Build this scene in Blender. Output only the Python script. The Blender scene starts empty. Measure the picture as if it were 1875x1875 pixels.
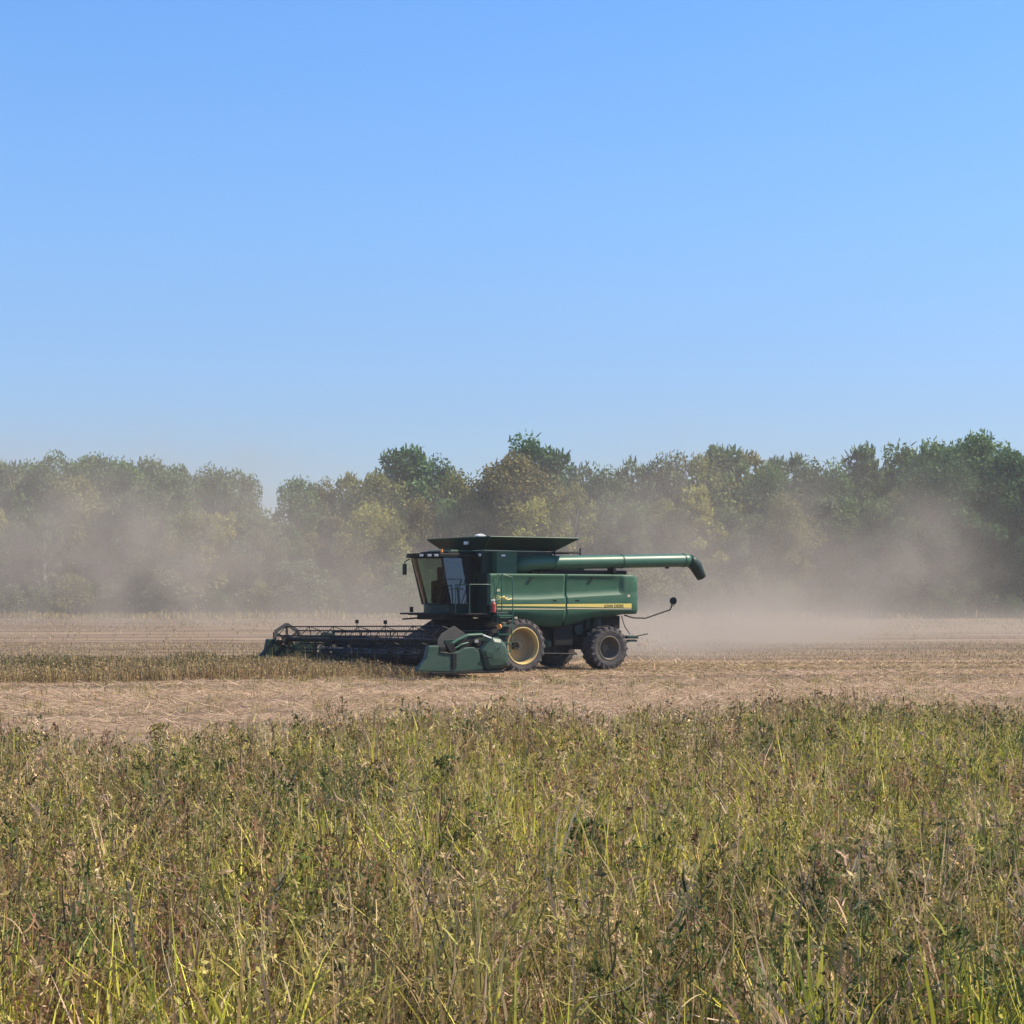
import bpy, bmesh, math, random
import numpy as np
from mathutils import Vector, Matrix, Euler
R = math.radians
C = bpy.context.scene.collection
SC = bpy.context.scene

# ------------------------------------------------------------------ camera, sky, sun, exposure
CAM_H = 2.67
cd = bpy.data.cameras.new('camera'); cam = bpy.data.objects.new('camera', cd); C.objects.link(cam)
cam.location = (0, 0, CAM_H); cam.rotation_euler = (R(90), 0, 0)
cd.sensor_width = 36; cd.lens = 36 * 3420 / 1875; cd.shift_y = 0.084
cd.clip_start = 0.1; cd.clip_end = 6000
SC.camera = cam
SUN_AZ = math.atan2(0.10, 1.0)          # direction towards the sun, seen from above
SUN_EL = R(47)
w = bpy.data.worlds.new('World'); SC.world = w; w.use_nodes = True
nt = w.node_tree; nt.nodes.clear()
sky = nt.nodes.new('ShaderNodeTexSky'); sky.sky_type = 'NISHITA'; sky.sun_disc = False
sky.sun_elevation = SUN_EL
sky.sun_rotation = math.pi / 2 - SUN_AZ
sky.air_density = 1.0; sky.dust_density = 0.1; sky.ozone_density = 3.0; sky.altitude = 600
bg = nt.nodes.new('ShaderNodeBackground'); bg.inputs[1].default_value = 0.10
wo = nt.nodes.new('ShaderNodeOutputWorld')
hs = nt.nodes.new('ShaderNodeMix'); hs.data_type = 'RGBA'; hs.blend_type = 'MULTIPLY'; hs.inputs[0].default_value = 1; hs.inputs[7].default_value = (1.12, 1.33, 1.54, 1)
nt.links.new(sky.outputs[0], hs.inputs[6]); 
# ramp painted into the sky colour, imitating dusty lower air towards the horizon
stc = nt.nodes.new('ShaderNodeTexCoord'); sxyz = nt.nodes.new('ShaderNodeSeparateXYZ'); nt.links.new(stc.outputs['Generated'], sxyz.inputs[0])
srm = nt.nodes.new('ShaderNodeValToRGB'); nt.links.new(sxyz.outputs[2], srm.inputs[0]); srm.color_ramp.interpolation = 'B_SPLINE'; el_ = srm.color_ramp.elements
el_[0].position = 0.0; el_[0].color = (.52, .41, .41, 1); el_[1].position = 0.50; el_[1].color = (.64, .82, .90, 1)
for p_, c_ in ((.07, (.53, .45, .44)), (.12, (.585, .525, .54)), (.20, (.69, .70, .70)), (.30, (.66, .77, .84))):
    q_ = el_.new(p_); q_.color = (*c_, 1)
hz = nt.nodes.new('ShaderNodeMix'); hz.data_type = 'RGBA'; hz.blend_type = 'MULTIPLY'; hz.inputs[0].default_value = 1
nt.links.new(hs.outputs[2], hz.inputs[6]); nt.links.new(srm.outputs[0], hz.inputs[7]); nt.links.new(hz.outputs[2], bg.inputs[0]); nt.links.new(bg.outputs[0], wo.inputs[0])
sd = bpy.data.lights.new('sun', 'SUN'); sd.energy = 5.0; sd.angle = R(0.6); sd.color = (1.0, 0.88, 0.68)
sun = bpy.data.objects.new('sun', sd); C.objects.link(sun)
sv = Vector((math.cos(SUN_EL) * math.cos(SUN_AZ), math.cos(SUN_EL) * math.sin(SUN_AZ), math.sin(SUN_EL)))
sun.rotation_euler = sv.to_track_quat('Z', 'Y').to_euler(); sun.location = (20, -20, 30)
SC.view_settings.view_transform = 'Standard'; SC.view_settings.look = 'None'
SC.view_settings.exposure = 0.78; SC.view_settings.gamma = 1.0
SC.render.engine = 'CYCLES'
SC.cycles.use_denoising = True
SC.cycles.max_bounces = 6; SC.cycles.diffuse_bounces = 2; SC.cycles.transparent_max_bounces = 12
SC.cycles.transmission_bounces = 4; SC.cycles.volume_bounces = 1
SC.cycles.volume_step_rate = 1.0; SC.cycles.volume_max_steps = 64

random.seed(4); rng = np.random.default_rng(7)

# ------------------------------------------------------------------ materials
def new_mat(name):
    m = bpy.data.materials.new(name); m.use_nodes = True
    n = m.node_tree; n.nodes.clear()
    o = n.nodes.new('ShaderNodeOutputMaterial')
    return m, n, o

def paint(name, col, rough=0.45, dust=0.35, dustcol=(0.30, 0.25, 0.19), metallic=0.0, scale=3.0, coat=0.0, spec=0.5):
    """painted / rubber surface with a patchy coat of field dust"""
    m, n, o = new_mat(name)
    p = n.nodes.new('ShaderNodeBsdfPrincipled'); L = n.links.new
    tc = n.nodes.new('ShaderNodeTexCoord')
    nz = n.nodes.new('ShaderNodeTexNoise'); nz.inputs['Scale'].default_value = scale; nz.inputs['Detail'].default_value = 8; nz.inputs['Roughness'].default_value = 0.65
    mp = n.nodes.new('ShaderNodeMapping'); mp.inputs['Scale'].default_value = (0.6, 1, 1.7)
    L(tc.outputs['Object'], mp.inputs[0]); L(mp.outputs[0], nz.inputs['Vector'])
    cr = n.nodes.new('ShaderNodeMapRange'); cr.inputs[1].default_value = 0.3; cr.inputs[2].default_value = 0.75
    cr.inputs[3].default_value = dust * 0.35; cr.inputs[4].default_value = min(1, dust * 1.4)
    L(nz.outputs[0], cr.inputs[0])
    mx = n.nodes.new('ShaderNodeMix'); mx.data_type = 'RGBA'
    mx.inputs[6].default_value = (*col, 1); mx.inputs[7].default_value = (*dustcol, 1)
    L(cr.outputs[0], mx.inputs[0]); L(mx.outputs[2], p.inputs['Base Color'])
    rr = n.nodes.new('ShaderNodeMapRange'); rr.inputs[3].default_value = rough; rr.inputs[4].default_value = 0.9
    L(cr.outputs[0], rr.inputs[0]); L(rr.outputs[0], p.inputs['Roughness'])
    p.inputs['Specular IOR Level'].default_value = spec; p.inputs['Metallic'].default_value = metallic; p.inputs['Coat Weight'].default_value = coat; p.inputs['Coat Roughness'].default_value = 0.3
    bp = n.nodes.new('ShaderNodeBump'); bp.inputs['Strength'].default_value = 0.15; bp.inputs['Distance'].default_value = 0.01
    L(nz.outputs[0], bp.inputs['Height']); L(bp.outputs[0], p.inputs['Normal'])
    L(p.outputs[0], o.inputs[0])
    return m

M = {}
M['green'] = paint('green_paint', (0.006, 0.076, 0.042), 0.5, 0.10, coat=0.0, spec=.3)
M['green_dark'] = paint('shaded_dark_green', (0.003, 0.022, 0.016), 0.5, 0.03, spec=.3)  # green paint taken near black: shade on tank and body put into the colour
M['green_pale'] = paint('dusty_green_paint', (0.010, 0.090, 0.055), 0.38, 0.10, spec=.4)
M['green_header'] = paint('header_shaded_green', (0.006, 0.042, 0.028), 0.45, 0.09, spec=.35)  # the same green darkened, with the header end's shadow in its colour
M['yellow'] = paint('yellow_paint', (0.50, 0.36, 0.09), 0.5, 0.55, (0.42, 0.33, 0.2))
M['stripe'] = paint('yellow_decal', (0.66, 0.50, 0.10), 0.4, 0.25, (0.45, 0.38, 0.22))
M['line'] = paint('pale_decal', (0.50, 0.45, 0.28), 0.4, 0.3)
M['black'] = paint('black_paint', (0.005, 0.0055, 0.0065), 0.55, 0.02, spec=.2)
M['rubber'] = paint('rubber', (0.016, 0.016, 0.018), 0.85, 0.36, (0.22, 0.19, 0.175), scale=5, spec=.25)
M['rubber_belt'] = paint('rubber_flap', (0.02, 0.022, 0.025), 0.7, 0.12)
M['auger_steel'] = paint('shaded_dark_steel', (0.02, 0.02, 0.022), 0.6, 0.08)  # steel painted darker to carry the shadow beneath the reel
M['steel'] = paint('worn_steel', (0.30, 0.30, 0.31), 0.4, 0.4, metallic=0.6)
M['disc'] = paint('shaded_dusty_disc', (0.38, 0.28, 0.11), 0.7, 0.6, (0.24, 0.19, 0.14))  # browner rim yellow: shadow inside the dish painted in, along with dust
M['rim_grey'] = paint('dusty_rim', (0.13, 0.11, 0.06), 0.6, 0.7, (0.13, 0.11, 0.10))
M['red'] = paint('red_paint', (0.45, 0.02, 0.015), 0.4, 0.15)
M['white'] = paint('white_plastic', (0.75, 0.75, 0.72), 0.4, 0.15)
M['amber'] = paint('amber_plastic', (0.8, 0.25, 0.03), 0.3, 0.1)
M['seat'] = paint('seat_cloth', (0.012, 0.013, 0.016), 0.9, 0.0, spec=.2)
M['skin'] = paint('skin', (0.42, 0.24, 0.17), 0.6, 0.0)
M['shirt'] = paint('shirt_cloth', (0.06, 0.05, 0.055), 0.9, 0.1)
M['cap'] = paint('cap_cloth', (0.03, 0.06, 0.04), 0.9, 0.1)

def glass(name, refl, tint):
    m, n, o = new_mat(name); L = n.links.new
    t = n.nodes.new('ShaderNodeBsdfTransparent'); t.inputs[0].default_value = (*tint, 1)
    g = n.nodes.new('ShaderNodeBsdfGlossy'); g.inputs['Roughness'].default_value = 0.03
    f = n.nodes.new('ShaderNodeFresnel'); f.inputs[0].default_value = 1.5
    a = n.nodes.new('ShaderNodeMath'); a.operation = 'MULTIPLY_ADD'; a.inputs[1].default_value = 1.0; a.inputs[2].default_value = refl
    a.use_clamp = True
    mx = n.nodes.new('ShaderNodeMixShader')
    L(f.outputs[0], a.inputs[0]); L(a.outputs[0], mx.inputs[0]); L(t.outputs[0], mx.inputs[1]); L(g.outputs[0], mx.inputs[2]); L(mx.outputs[0], o.inputs[0])
    return m
M['glass'] = glass('tinted_glass', 0.0, (0.46, 0.55, 0.52))
M['door_glass'] = glass('reflecting_glass', 0.07, (0.10, 0.13, 0.17))
m, n, o = new_mat('mirror_glass'); g = n.nodes.new('ShaderNodeBsdfGlossy'); g.inputs['Roughness'].default_value = 0.05
g.inputs[0].default_value = (0.75, 0.78, 0.8, 1); n.links.new(g.outputs[0], o.inputs[0]); M['mirror'] = m

def plant_mat(name, objcol=False, transl=0.3, rough=0.6):
    """leaf colour comes from the plant's own colour attribute, with a thin-leaf translucency"""
    m, n, o = new_mat(name); L = n.links.new
    at = n.nodes.new('ShaderNodeAttribute'); at.attribute_name = 'Col'
    src = at.outputs['Color']
    if objcol:
        oi = n.nodes.new('ShaderNodeObjectInfo')
        mu = n.nodes.new('ShaderNodeMix'); mu.data_type = 'RGBA'; mu.blend_type = 'MULTIPLY'; mu.inputs[0].default_value = 1
        L(src, mu.inputs[6]); L(oi.outputs['Color'], mu.inputs[7]); src = mu.outputs[2]
    p = n.nodes.new('ShaderNodeBsdfPrincipled'); p.inputs['Roughness'].default_value = rough
    p.inputs['Specular IOR Level'].default_value = 0.12
    t = n.nodes.new('ShaderNodeBsdfTranslucent'); mx = n.nodes.new('ShaderNodeMixShader'); mx.inputs[0].default_value = transl
    L(src, p.inputs['Base Color']); L(src, t.inputs[0]); L(p.outputs[0], mx.inputs[1]); L(t.outputs[0], mx.inputs[2]); L(mx.outputs[0], o.inputs[0])
    return m
M['plant'] = plant_mat('field_plant')
M['leaf'] = plant_mat('tree_leaf', True, 0.25)
M['bark'] = paint('bark', (0.10, 0.08, 0.06), 0.9, 0.2, scale=2)
M['bark_pale'] = paint('pale_bark', (0.33, 0.30, 0.25), 0.9, 0.2, scale=2)

# ------------------------------------------------------------------ object helpers
def tag(o, label=None, cat=None, group=None, kind=None):
    if label: o['label'] = label
    if cat: o['category'] = cat
    if group: o['group'] = group
    if kind: o['kind'] = kind
    return o

def empty(name, loc=(0, 0, 0), rz=0, parent=None):
    o = bpy.data.objects.new(name, None); C.objects.link(o); o.location = loc; o.rotation_euler = (0, 0, rz)
    o.empty_display_size = 0.3
    if parent: o.parent = parent
    return o

def obj(name, bm, mat, parent=None, smooth=False, bevel=0.0):
    me = bpy.data.meshes.new(name)
    bmesh.ops.recalc_face_normals(bm, faces=bm.faces[:])
    bm.to_mesh(me); bm.free()
    for x in (mat if isinstance(mat, (list, tuple)) else [mat]): me.materials.append(x)
    if smooth:
        me.polygons.foreach_set('use_smooth', [True] * len(me.polygons))
    o = bpy.data.objects.new(name, me); C.objects.link(o)
    if parent: o.parent = parent
    if bevel:
        b = o.modifiers.new('bevel', 'BEVEL'); b.width = bevel; b.segments = 3 if bevel > .035 else 2; b.limit_method = 'ANGLE'; b.angle_limit = R(35)
    return o

def box(bm, c, s, rot=None):
    r = bmesh.ops.create_cube(bm, size=1)
    mt = Matrix.Translation(Vector(c)) @ ((rot if isinstance(rot, Matrix) else Euler(rot).to_matrix().to_4x4()) if rot is not None else Matrix.Identity(4)) @ Matrix.Diagonal((*s, 1))
    bmesh.ops.transform(bm, matrix=mt, verts=r['verts'])
    return r['verts']

def prism(bm, pts, v0, v1, axis='y'):
    """polygon in (u,z) extruded across v, or for axis 'z' a (u,v) polygon extruded in z"""
    f = (lambda p, t: (p[0], t, p[1])) if axis == 'y' else ((lambda p, t: (p[0], p[1], t)) if axis == 'z' else (lambda p, t: (t, p[0], p[1])))
    a = [bm.verts.new(f(p, v0)) for p in pts]; b = [bm.verts.new(f(p, v1)) for p in pts]
    bm.faces.new(a); bm.faces.new(b[::-1]); k = len(pts)
    for i in range(k): bm.faces.new((a[i], b[i], b[(i + 1) % k], a[(i + 1) % k]))

def tube(bm, pts, r, n=8, cap=True):
    pts = [Vector(p) for p in pts]; rings = []
    rs = r if isinstance(r, (list, tuple)) else [r] * len(pts)
    prev = None
    for i, p in enumerate(pts):
        d = (pts[min(i + 1, len(pts) - 1)] - pts[max(i - 1, 0)]).normalized()
        if prev is None:
            a = d.cross(Vector((0, 0, 1)) if abs(d.z) < 0.9 else Vector((1, 0, 0))).normalized()
        else:
            a = (prev - d * prev.dot(d)).normalized()
        prev = a; b = d.cross(a)
        rings.append([bm.verts.new(p + (a * math.cos(t) + b * math.sin(t)) * rs[i]) for t in [2 * math.pi * k / n for k in range(n)]])
    for q in range(len(rings) - 1):
        for k in range(n): bm.faces.new((rings[q][k], rings[q][(k + 1) % n], rings[q + 1][(k + 1) % n], rings[q + 1][k]))
    if cap and n > 2:
        bm.faces.new(rings[0][::-1]); bm.faces.new(rings[-1])

def lathe_y(bm, prof, n=48, close=True):
    """profile of (radius, y) turned round the y axis"""
    rings = []
    for r_, y in prof:
        rings.append([bm.verts.new((r_ * math.cos(2 * math.pi * k / n), y, r_ * math.sin(2 * math.pi * k / n))) for k in range(n)])
    m_ = len(rings)
    for q in range(m_ if close else m_ - 1):
        A, B = rings[q], rings[(q + 1) % m_]
        for k in range(n): bm.faces.new((A[k], A[(k + 1) % n], B[(k + 1) % n], B[k]))

# ------------------------------------------------------------------ bulk plant meshes
def fast_mesh(name, V, F4, col, mat):
    """V (n,3), F4 (m,4) quads, col (n,3) point colours"""
    me = bpy.data.meshes.new(name)
    me.vertices.add(len(V)); me.vertices.foreach_set('co', V.astype(np.float32).ravel())
    me.loops.add(F4.size); me.loops.foreach_set('vertex_index', F4.astype(np.int32).ravel())
    me.polygons.add(len(F4)); me.polygons.foreach_set('loop_start', np.arange(0, F4.size, 4, dtype=np.int32))
    a = me.color_attributes.new('Col', 'FLOAT_COLOR', 'POINT')
    c4 = np.ones((len(V), 4), np.float32); c4[:, :3] = col; a.data.foreach_set('color', c4.ravel())
    me.update(calc_edges=True); me.materials.append(mat)
    return me

def strips(base, height, width, lean, az, curl, wob, segs=4, taper=0.9):
    """many bent strips. base (n,3); arrays of height, width, lean(rad), azimuth, curl; wob = crookedness"""
    n = len(base); t = np.linspace(0, 1, segs + 1)
    ang = lean[:, None] + curl[:, None] * t[None, :]
    ang = ang + np.cumsum(rng.normal(0, 1, (n, segs + 1)) * wob[:, None], 1)
    azz = az[:, None] + np.cumsum(rng.normal(0, 1, (n, segs + 1)) * wob[:, None] * 1.5, 1)
    st = height[:, None] / segs
    dx = np.sin(ang) * np.cos(azz) * st; dy = np.sin(ang) * np.sin(azz) * st; dz = np.cos(ang) * st
    P = np.zeros((n, segs + 1, 3))
    P[:, 1:, 0] = np.cumsum(dx[:, :-1], 1); P[:, 1:, 1] = np.cumsum(dy[:, :-1], 1); P[:, 1:, 2] = np.cumsum(dz[:, :-1], 1)
    P += base[:, None, :]
    fa = rng.uniform(0, math.pi, n)
    W = np.stack([np.cos(fa), np.sin(fa), rng.normal(0, 0.15, n)], 1)[:, None, :] * (width[:, None] * (1 - taper * t[None, :] ** 2.0))[:, :, None] * 0.5
    V = np.stack([P - W, P + W], 2).reshape(n, (segs + 1) * 2, 3)
    off = np.arange(n)[:, None, None] * (segs + 1) * 2
    q = np.array([[2 * i, 2 * i + 1, 2 * i + 3, 2 * i + 2] for i in range(segs)])[None]
    F = (q + off).reshape(-1, 4)
    return V.reshape(-1, 3), F, (segs + 1) * 2

def leaves(cen, size, asp=0.5, flat=None):
    """kite-shaped leaves with random orientation"""
    n = len(cen)
    a = rng.normal(0, 1, (n, 3)); a /= np.linalg.norm(a, axis=1)[:, None]
    b = rng.normal(0, 1, (n, 3))
    if flat is not None: a[:, 2] *= flat; a /= np.linalg.norm(a, axis=1)[:, None]
    b -= a * (a * b).sum(1)[:, None]; b /= np.linalg.norm(b, axis=1)[:, None]
    s = size[:, None]
    V = np.stack([cen - a * s * .5, cen + b * s * asp * .5, cen + a * s * .5, cen - b * s * asp * .5], 1).reshape(-1, 3)
    F = np.arange(n * 4).reshape(n, 4)
    return V, F, 4

class Bulk:
    def __init__(s): s.V = []; s.F = []; s.c = []; s.n = 0
    def add(s, VFk, col):
        V, F, k = VFk
        s.V.append(V); s.F.append(F + s.n); s.n += len(V); s.c.append(np.repeat(col, k, 0))
    def build(s, name, mat):
        return fast_mesh(name, np.concatenate(s.V), np.concatenate(s.F), np.clip(np.concatenate(s.c), 0.004, 1), mat)
    def obj(s, name, mat, parent=None):
        o = bpy.data.objects.new(name, s.build(name, mat)); C.objects.link(o)
        if parent: o.parent = parent
        return o

def vnoise(x, y, sc, seed):
    """smooth value noise 0..1"""
    g = np.random.default_rng(seed).random((256, 256))
    X = x / sc + 1000; Y = y / sc + 1000
    xi = np.floor(X).astype(int); yi = np.floor(Y).astype(int); fx = X - xi; fy = Y - yi
    fx = fx * fx * (3 - 2 * fx); fy = fy * fy * (3 - 2 * fy)
    A = g[xi % 256, yi % 256]; B = g[(xi + 1) % 256, yi % 256]; D = g[xi % 256, (yi + 1) % 256]; E_ = g[(xi + 1) % 256, (yi + 1) % 256]
    return (A * (1 - fx) + B * fx) * (1 - fy) + (D * (1 - fx) + E_ * fx) * fy

def pick(cols, n, jit=0.22):
    cols = np.array(cols); c = cols[rng.integers(0, len(cols), n)]
    return c * rng.uniform(1 - jit, 1 + jit, (n, 1)) * rng.uniform(0.93, 1.07, (n, 3))

# ------------------------------------------------------------------ the ground
def ground():
    xs = np.concatenate([np.linspace(-1500, -80, 8), np.linspace(-70, 70, 90), np.linspace(80, 1500, 8)])
    ys = np.concatenate([np.linspace(-60, 6, 6), np.linspace(8, 120, 160), np.linspace(125, 2600, 16)])
    X, Y = np.meshgrid(xs, ys)
    near = (np.abs(X) < 75) & (Y < 122) & (Y > 6)
    Z = np.where(near, (vnoise(X, Y, 3.1, 3) - .5) * 0.05 + (vnoise(X, Y, 1.1, 4) - .5) * 0.03, 0)
    V = np.stack([X, Y, Z], -1).reshape(-1, 3)
    nx = len(xs); i = np.arange((len(ys) - 1) * (nx - 1)); r_, c_ = i // (nx - 1), i % (nx - 1)
    F = np.stack([r_ * nx + c_, r_ * nx + c_ + 1, (r_ + 1) * nx + c_ + 1, (r_ + 1) * nx + c_], 1)
    m, n, o = new_mat('stubble_soil'); L = n.links.new
    p = n.nodes.new('ShaderNodeBsdfPrincipled'); p.inputs['Roughness'].default_value = 0.95; p.inputs['Specular IOR Level'].default_value = 0.1
    g = n.nodes.new('ShaderNodeNewGeometry')
    n1 = n.nodes.new('ShaderNodeTexNoise'); n1.inputs['Scale'].default_value = 0.35; n1.inputs['Detail'].default_value = 10; n1.inputs['Roughness'].default_value = .7
    mp = n.nodes.new('ShaderNodeMapping'); mp.inputs['Rotation'].default_value = (0, 0, R(-33)); mp.inputs['Scale'].default_value = (0.25, 1, 1)
    L(g.outputs['Position'], mp.inputs[0]); L(mp.outputs[0], n1.inputs['Vector'])
    n2 = n.nodes.new('ShaderNodeTexNoise'); n2.inputs['Scale'].default_value = 14; n2.inputs['Detail'].default_value = 6; L(g.outputs['Position'], n2.inputs['Vector'])
    r1 = n.nodes.new('ShaderNodeValToRGB'); e = r1.color_ramp.elements
    e[0].position = .38; e[0].color = (0.17, 0.115, 0.075, 1); e[1].position = .68; e[1].color = (0.32, 0.23, 0.15, 1)
    L(n1.outputs[0], r1.inputs[0])
    r2 = n.nodes.new('ShaderNodeMapRange'); r2.inputs[3].default_value = .6; r2.inputs[4].default_value = 1.25; L(n2.outputs[0], r2.inputs[0])
    mx = n.nodes.new('ShaderNodeMix'); mx.data_type = 'RGBA'; mx.blend_type = 'MULTIPLY'; mx.inputs[0].default_value = 1
    wv = n.nodes.new('ShaderNodeTexNoise'); wv.inputs['Scale'].default_value = .22; wv.inputs['Detail'].default_value = 5; wv.inputs['Roughness'].default_value = .7
    m2 = n.nodes.new('ShaderNodeMapping'); m2.inputs['Rotation'].default_value = (0, 0, R(-6)); m2.inputs['Scale'].default_value = (.12, 1, 1); L(g.outputs['Position'], m2.inputs[0]); L(m2.outputs[0], wv.inputs['Vector'])
    r3 = n.nodes.new('ShaderNodeMapRange'); r3.inputs[1].default_value = .38; r3.inputs[2].default_value = .62; r3.inputs[3].default_value = .55; r3.inputs[4].default_value = 1.2; L(wv.outputs[0], r3.inputs[0])
    m3 = n.nodes.new('ShaderNodeMix'); m3.data_type = 'RGBA'; m3.blend_type = 'MULTIPLY'; m3.inputs[0].default_value = 1
    L(r1.outputs[0], m3.inputs[6]); L(r3.outputs[0], m3.inputs[7]); L(m3.outputs[2], mx.inputs[6]); L(r2.outputs[0], mx.inputs[7]); L(mx.outputs[2], p.inputs['Base Color'])
    b = n.nodes.new('ShaderNodeBump'); b.inputs['Distance'].default_value = .05; L(n2.outputs[0], b.inputs['Height']); L(b.outputs[0], p.inputs['Normal'])
    L(p.outputs[0], o.inputs[0])
    me = fast_mesh('ground', V, F, np.ones((len(V), 3)), m)
    gr = bpy.data.objects.new('ground', me); C.objects.link(gr)
    tag(gr, 'tan harvested field soil reaching back to the trees', 'field', kind='structure')
ground()

# ------------------------------------------------------------------ the combine harvester
HEAD = R(213)
CO = (-1.005, 68.71)
comb = empty('combine_harvester', (CO[0], CO[1], 0), HEAD)
tag(comb, 'green combine harvester with yellow stripe cutting the field in a cloud of dust', 'combine harvester')

def make_wheel(name, r_, wd, rim_r, rim_mat, u, v, side, nl, dish):
    """side +1: outer face towards +v"""
    wh = empty(name, (u, v, r_ - 0.03), 0, comb)
    b = bmesh.new(); h = wd / 2; ro = r_ - 0.045
    lathe_y(b, [(rim_r, -h * .86), (rim_r + .05, -h * .96), (rim_r + (ro - rim_r) * .55, -h * 1.04), (ro - .06, -h * .97), (ro, -h * .8), (ro + .008, 0), (ro, h * .8), (ro - .06, h * .97), (rim_r + (ro - rim_r) * .55, h * 1.04), (rim_r + .05, h * .96), (rim_r, h * .86)], 64)
    for s in (-1, 1):
        for k in range(nl):
            a = 2 * math.pi * (k + (0.5 if s > 0 else 0)) / nl
            # chevron lug: from centre line to shoulder, swept back
            pts = []
            for q in range(5):
                t = q / 4; yy = s * (0.02 + t * h * .98); rr = r_ - .004 - .03 * t ** 3; aa = a + t * 0.20
                pts.append((rr, yy, aa))
            pts.append((r_ - .13, s * h * 1.03, a + .22))
            prev = None
            for (rr, yy, aa) in pts:
                ring = []
                for (dr, da) in ((0, -.034), (0, .034), (-.06, .05), (-.06, -.05)):
                    ring.append(b.verts.new(((rr + dr) * math.cos(aa + da / r_ * .9), yy, (rr + dr) * math.sin(aa + da / r_ * .9))))
                if prev:
                    for i in range(4): b.faces.new((prev[i], prev[(i + 1) % 4], ring[(i + 1) % 4], ring[i]))
                else: b.faces.new(ring)
                prev = ring
            b.faces.new(prev[::-1])
    obj('tyre', b, M['rubber'], wh, smooth=False)
    b = bmesh.new(); o_ = side
    # rim barrel with rolled flange, and a wheel disc set deep inside
    R0 = rim_r
    prof = [(R0 + .025, o_ * h * .9), (R0 + .03, o_ * h * .97), (R0 + .005, o_ * h * 1.0), (R0 - .02, o_ * h * .95), (R0 - .035, o_ * h * .7), (R0 - .06, o_ * h * .5), (R0 - .06, o_ * (h - dish) + o_ * .0),
            (R0 - .03, o_ * (h - dish - .02)), (R0 - .03, o_ * h * .6), (R0 - .01, o_ * h * .9)]
    lathe_y(b, prof, 56)
    obj('rim', b, rim_mat, wh, smooth=True)
    b = bmesh.new()
    prof = [(R0 - .062, o_ * h * .35), (R0 - .064, o_ * (h - dish) + o_ * .0), (R0 - .09, o_ * (h - dish - .01)), (R0 * .62, o_ * (h - dish + .03)), (R0 * .38, o_ * (h - dish + .05)), (R0 * .30, o_ * (h - dish + .1)), (.02, o_ * (h - dish + .1)), (.02, o_ * (h - dish + .04)), (R0 * .6, o_ * (h - dish - .01)), (R0 - .04, o_ * (h - dish - .05)), (R0 - .04, -o_ * h * .6), (R0 + .01, -o_ * h * .92), (R0 + .025, -o_ * h * .85), (R0 - .01, 0)]
    lathe_y(b, prof, 56)
    for k in range(10):
        a = 2 * math.pi * k / 10
        tube(b, [(R0 * .34 * math.cos(a), o_ * (h - dish + .03), R0 * .34 * math.sin(a)), (R0 * .34 * math.cos(a), o_ * (h - dish + .13), R0 * .34 * math.sin(a))], .018, 6)
    obj('wheel_disc', b, M['disc'] if rim_mat == M['yellow'] else rim_mat, wh, smooth=True)
    return wh

make_wheel('front_wheel', .985, .54, .65, M['yellow'], -.10, 2.15, 1, 22, .42)
make_wheel('front_wheel', .975, .5, .69, M['yellow'], 0, 1.45, 1, 22, .1)
make_wheel('front_wheel', .975, .5, .69, M['yellow'], 0, -1.45, -1, 22, .1)
make_wheel('front_wheel', .975, .5, .69, M['yellow'], 0, -2.15, -1, 22, .42)
rw = make_wheel('rear_wheel', .84, .72, .43, M['rim_grey'], -4.22, 1.68, 1, 20, .40); rw.rotation_euler.z = R(-4)
rw = make_wheel('rear_wheel', .84, .72, .43, M['rim_grey'], -4.22, -1.68, -1, 20, .40); rw.rotation_euler.z = R(-4)

# chassis, axles and the dark machinery under the body
b = bmesh.new()
prism(b, [(1.1, 1.9), (1.1, 1.15), (.6, .72), (-2.9, .62), (-3.3, 1.0), (-4.9, 1.25), (-5.0, 1.95)], -1.12, 1.12)
tube(b, [(0, -2.1, .95), (0, 2.1, .95)], .16, 16)
box(b, (-4.2, 0, .85), (.3, 3.0, .26)); box(b, (-4.2, 0, 1.25), (.5, 1.4, .6))
box(b, (-1.5, 1.2, .95), (.9, .16, .5)); box(b, (-2.6, 1.25, 1.3), (.8, .22, .75)); box(b, (-.9, 1.3, 1.5), (.5, .3, .4))
tube(b, [(-2.1, 1.45, 1.62), (-2.1, 1.45, .66)], .03); tube(b, [(-1.0, 1.5, .66), (-3.1, 1.5, .6)], .03)
obj('chassis', b, M['black'], comb, bevel=.02)
b = bmesh.new()
for (u, z, r_) in ((-1.25, 1.45, .3), (-2.5, 1.2, .24), (-3.3, 1.5, .2), (-1.9, 1.0, .16)):
    b = bmesh.new(); tube(b, [(u, 1.16, z), (u, 1.34, z)], r_, 20); obj('pulley', b, M['green_dark'], comb, bevel=.012)
b = bmesh.new(); tube(b, [(-1.25, 1.28, 1.74), (-2.5, 1.28, 1.45), (-3.3, 1.28, 1.7)], .02, 5); obj('drive_belt', b, M['black'], comb)
b = bmesh.new(); box(b, (-3.95, 1.05, 1.72), (.5, .4, .5)); tube(b, [(-4.1, 1.25, 1.4), (-4.1, 1.25, 2.0)], .2, 14)
obj('fuel_tank', b, M['green_dark'], comb, bevel=.05)
b = bmesh.new(); box(b, (.3, 0, 1.7), (1.7, 2.3, .35)); box(b, (.5, 1.4, 1.75), (1.2, .5, .25)); box(b, (1.7, 0, 2.0), (1.2, 2.0, .22))
obj('front_frame', b, M['black'], comb, bevel=.02)

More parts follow.
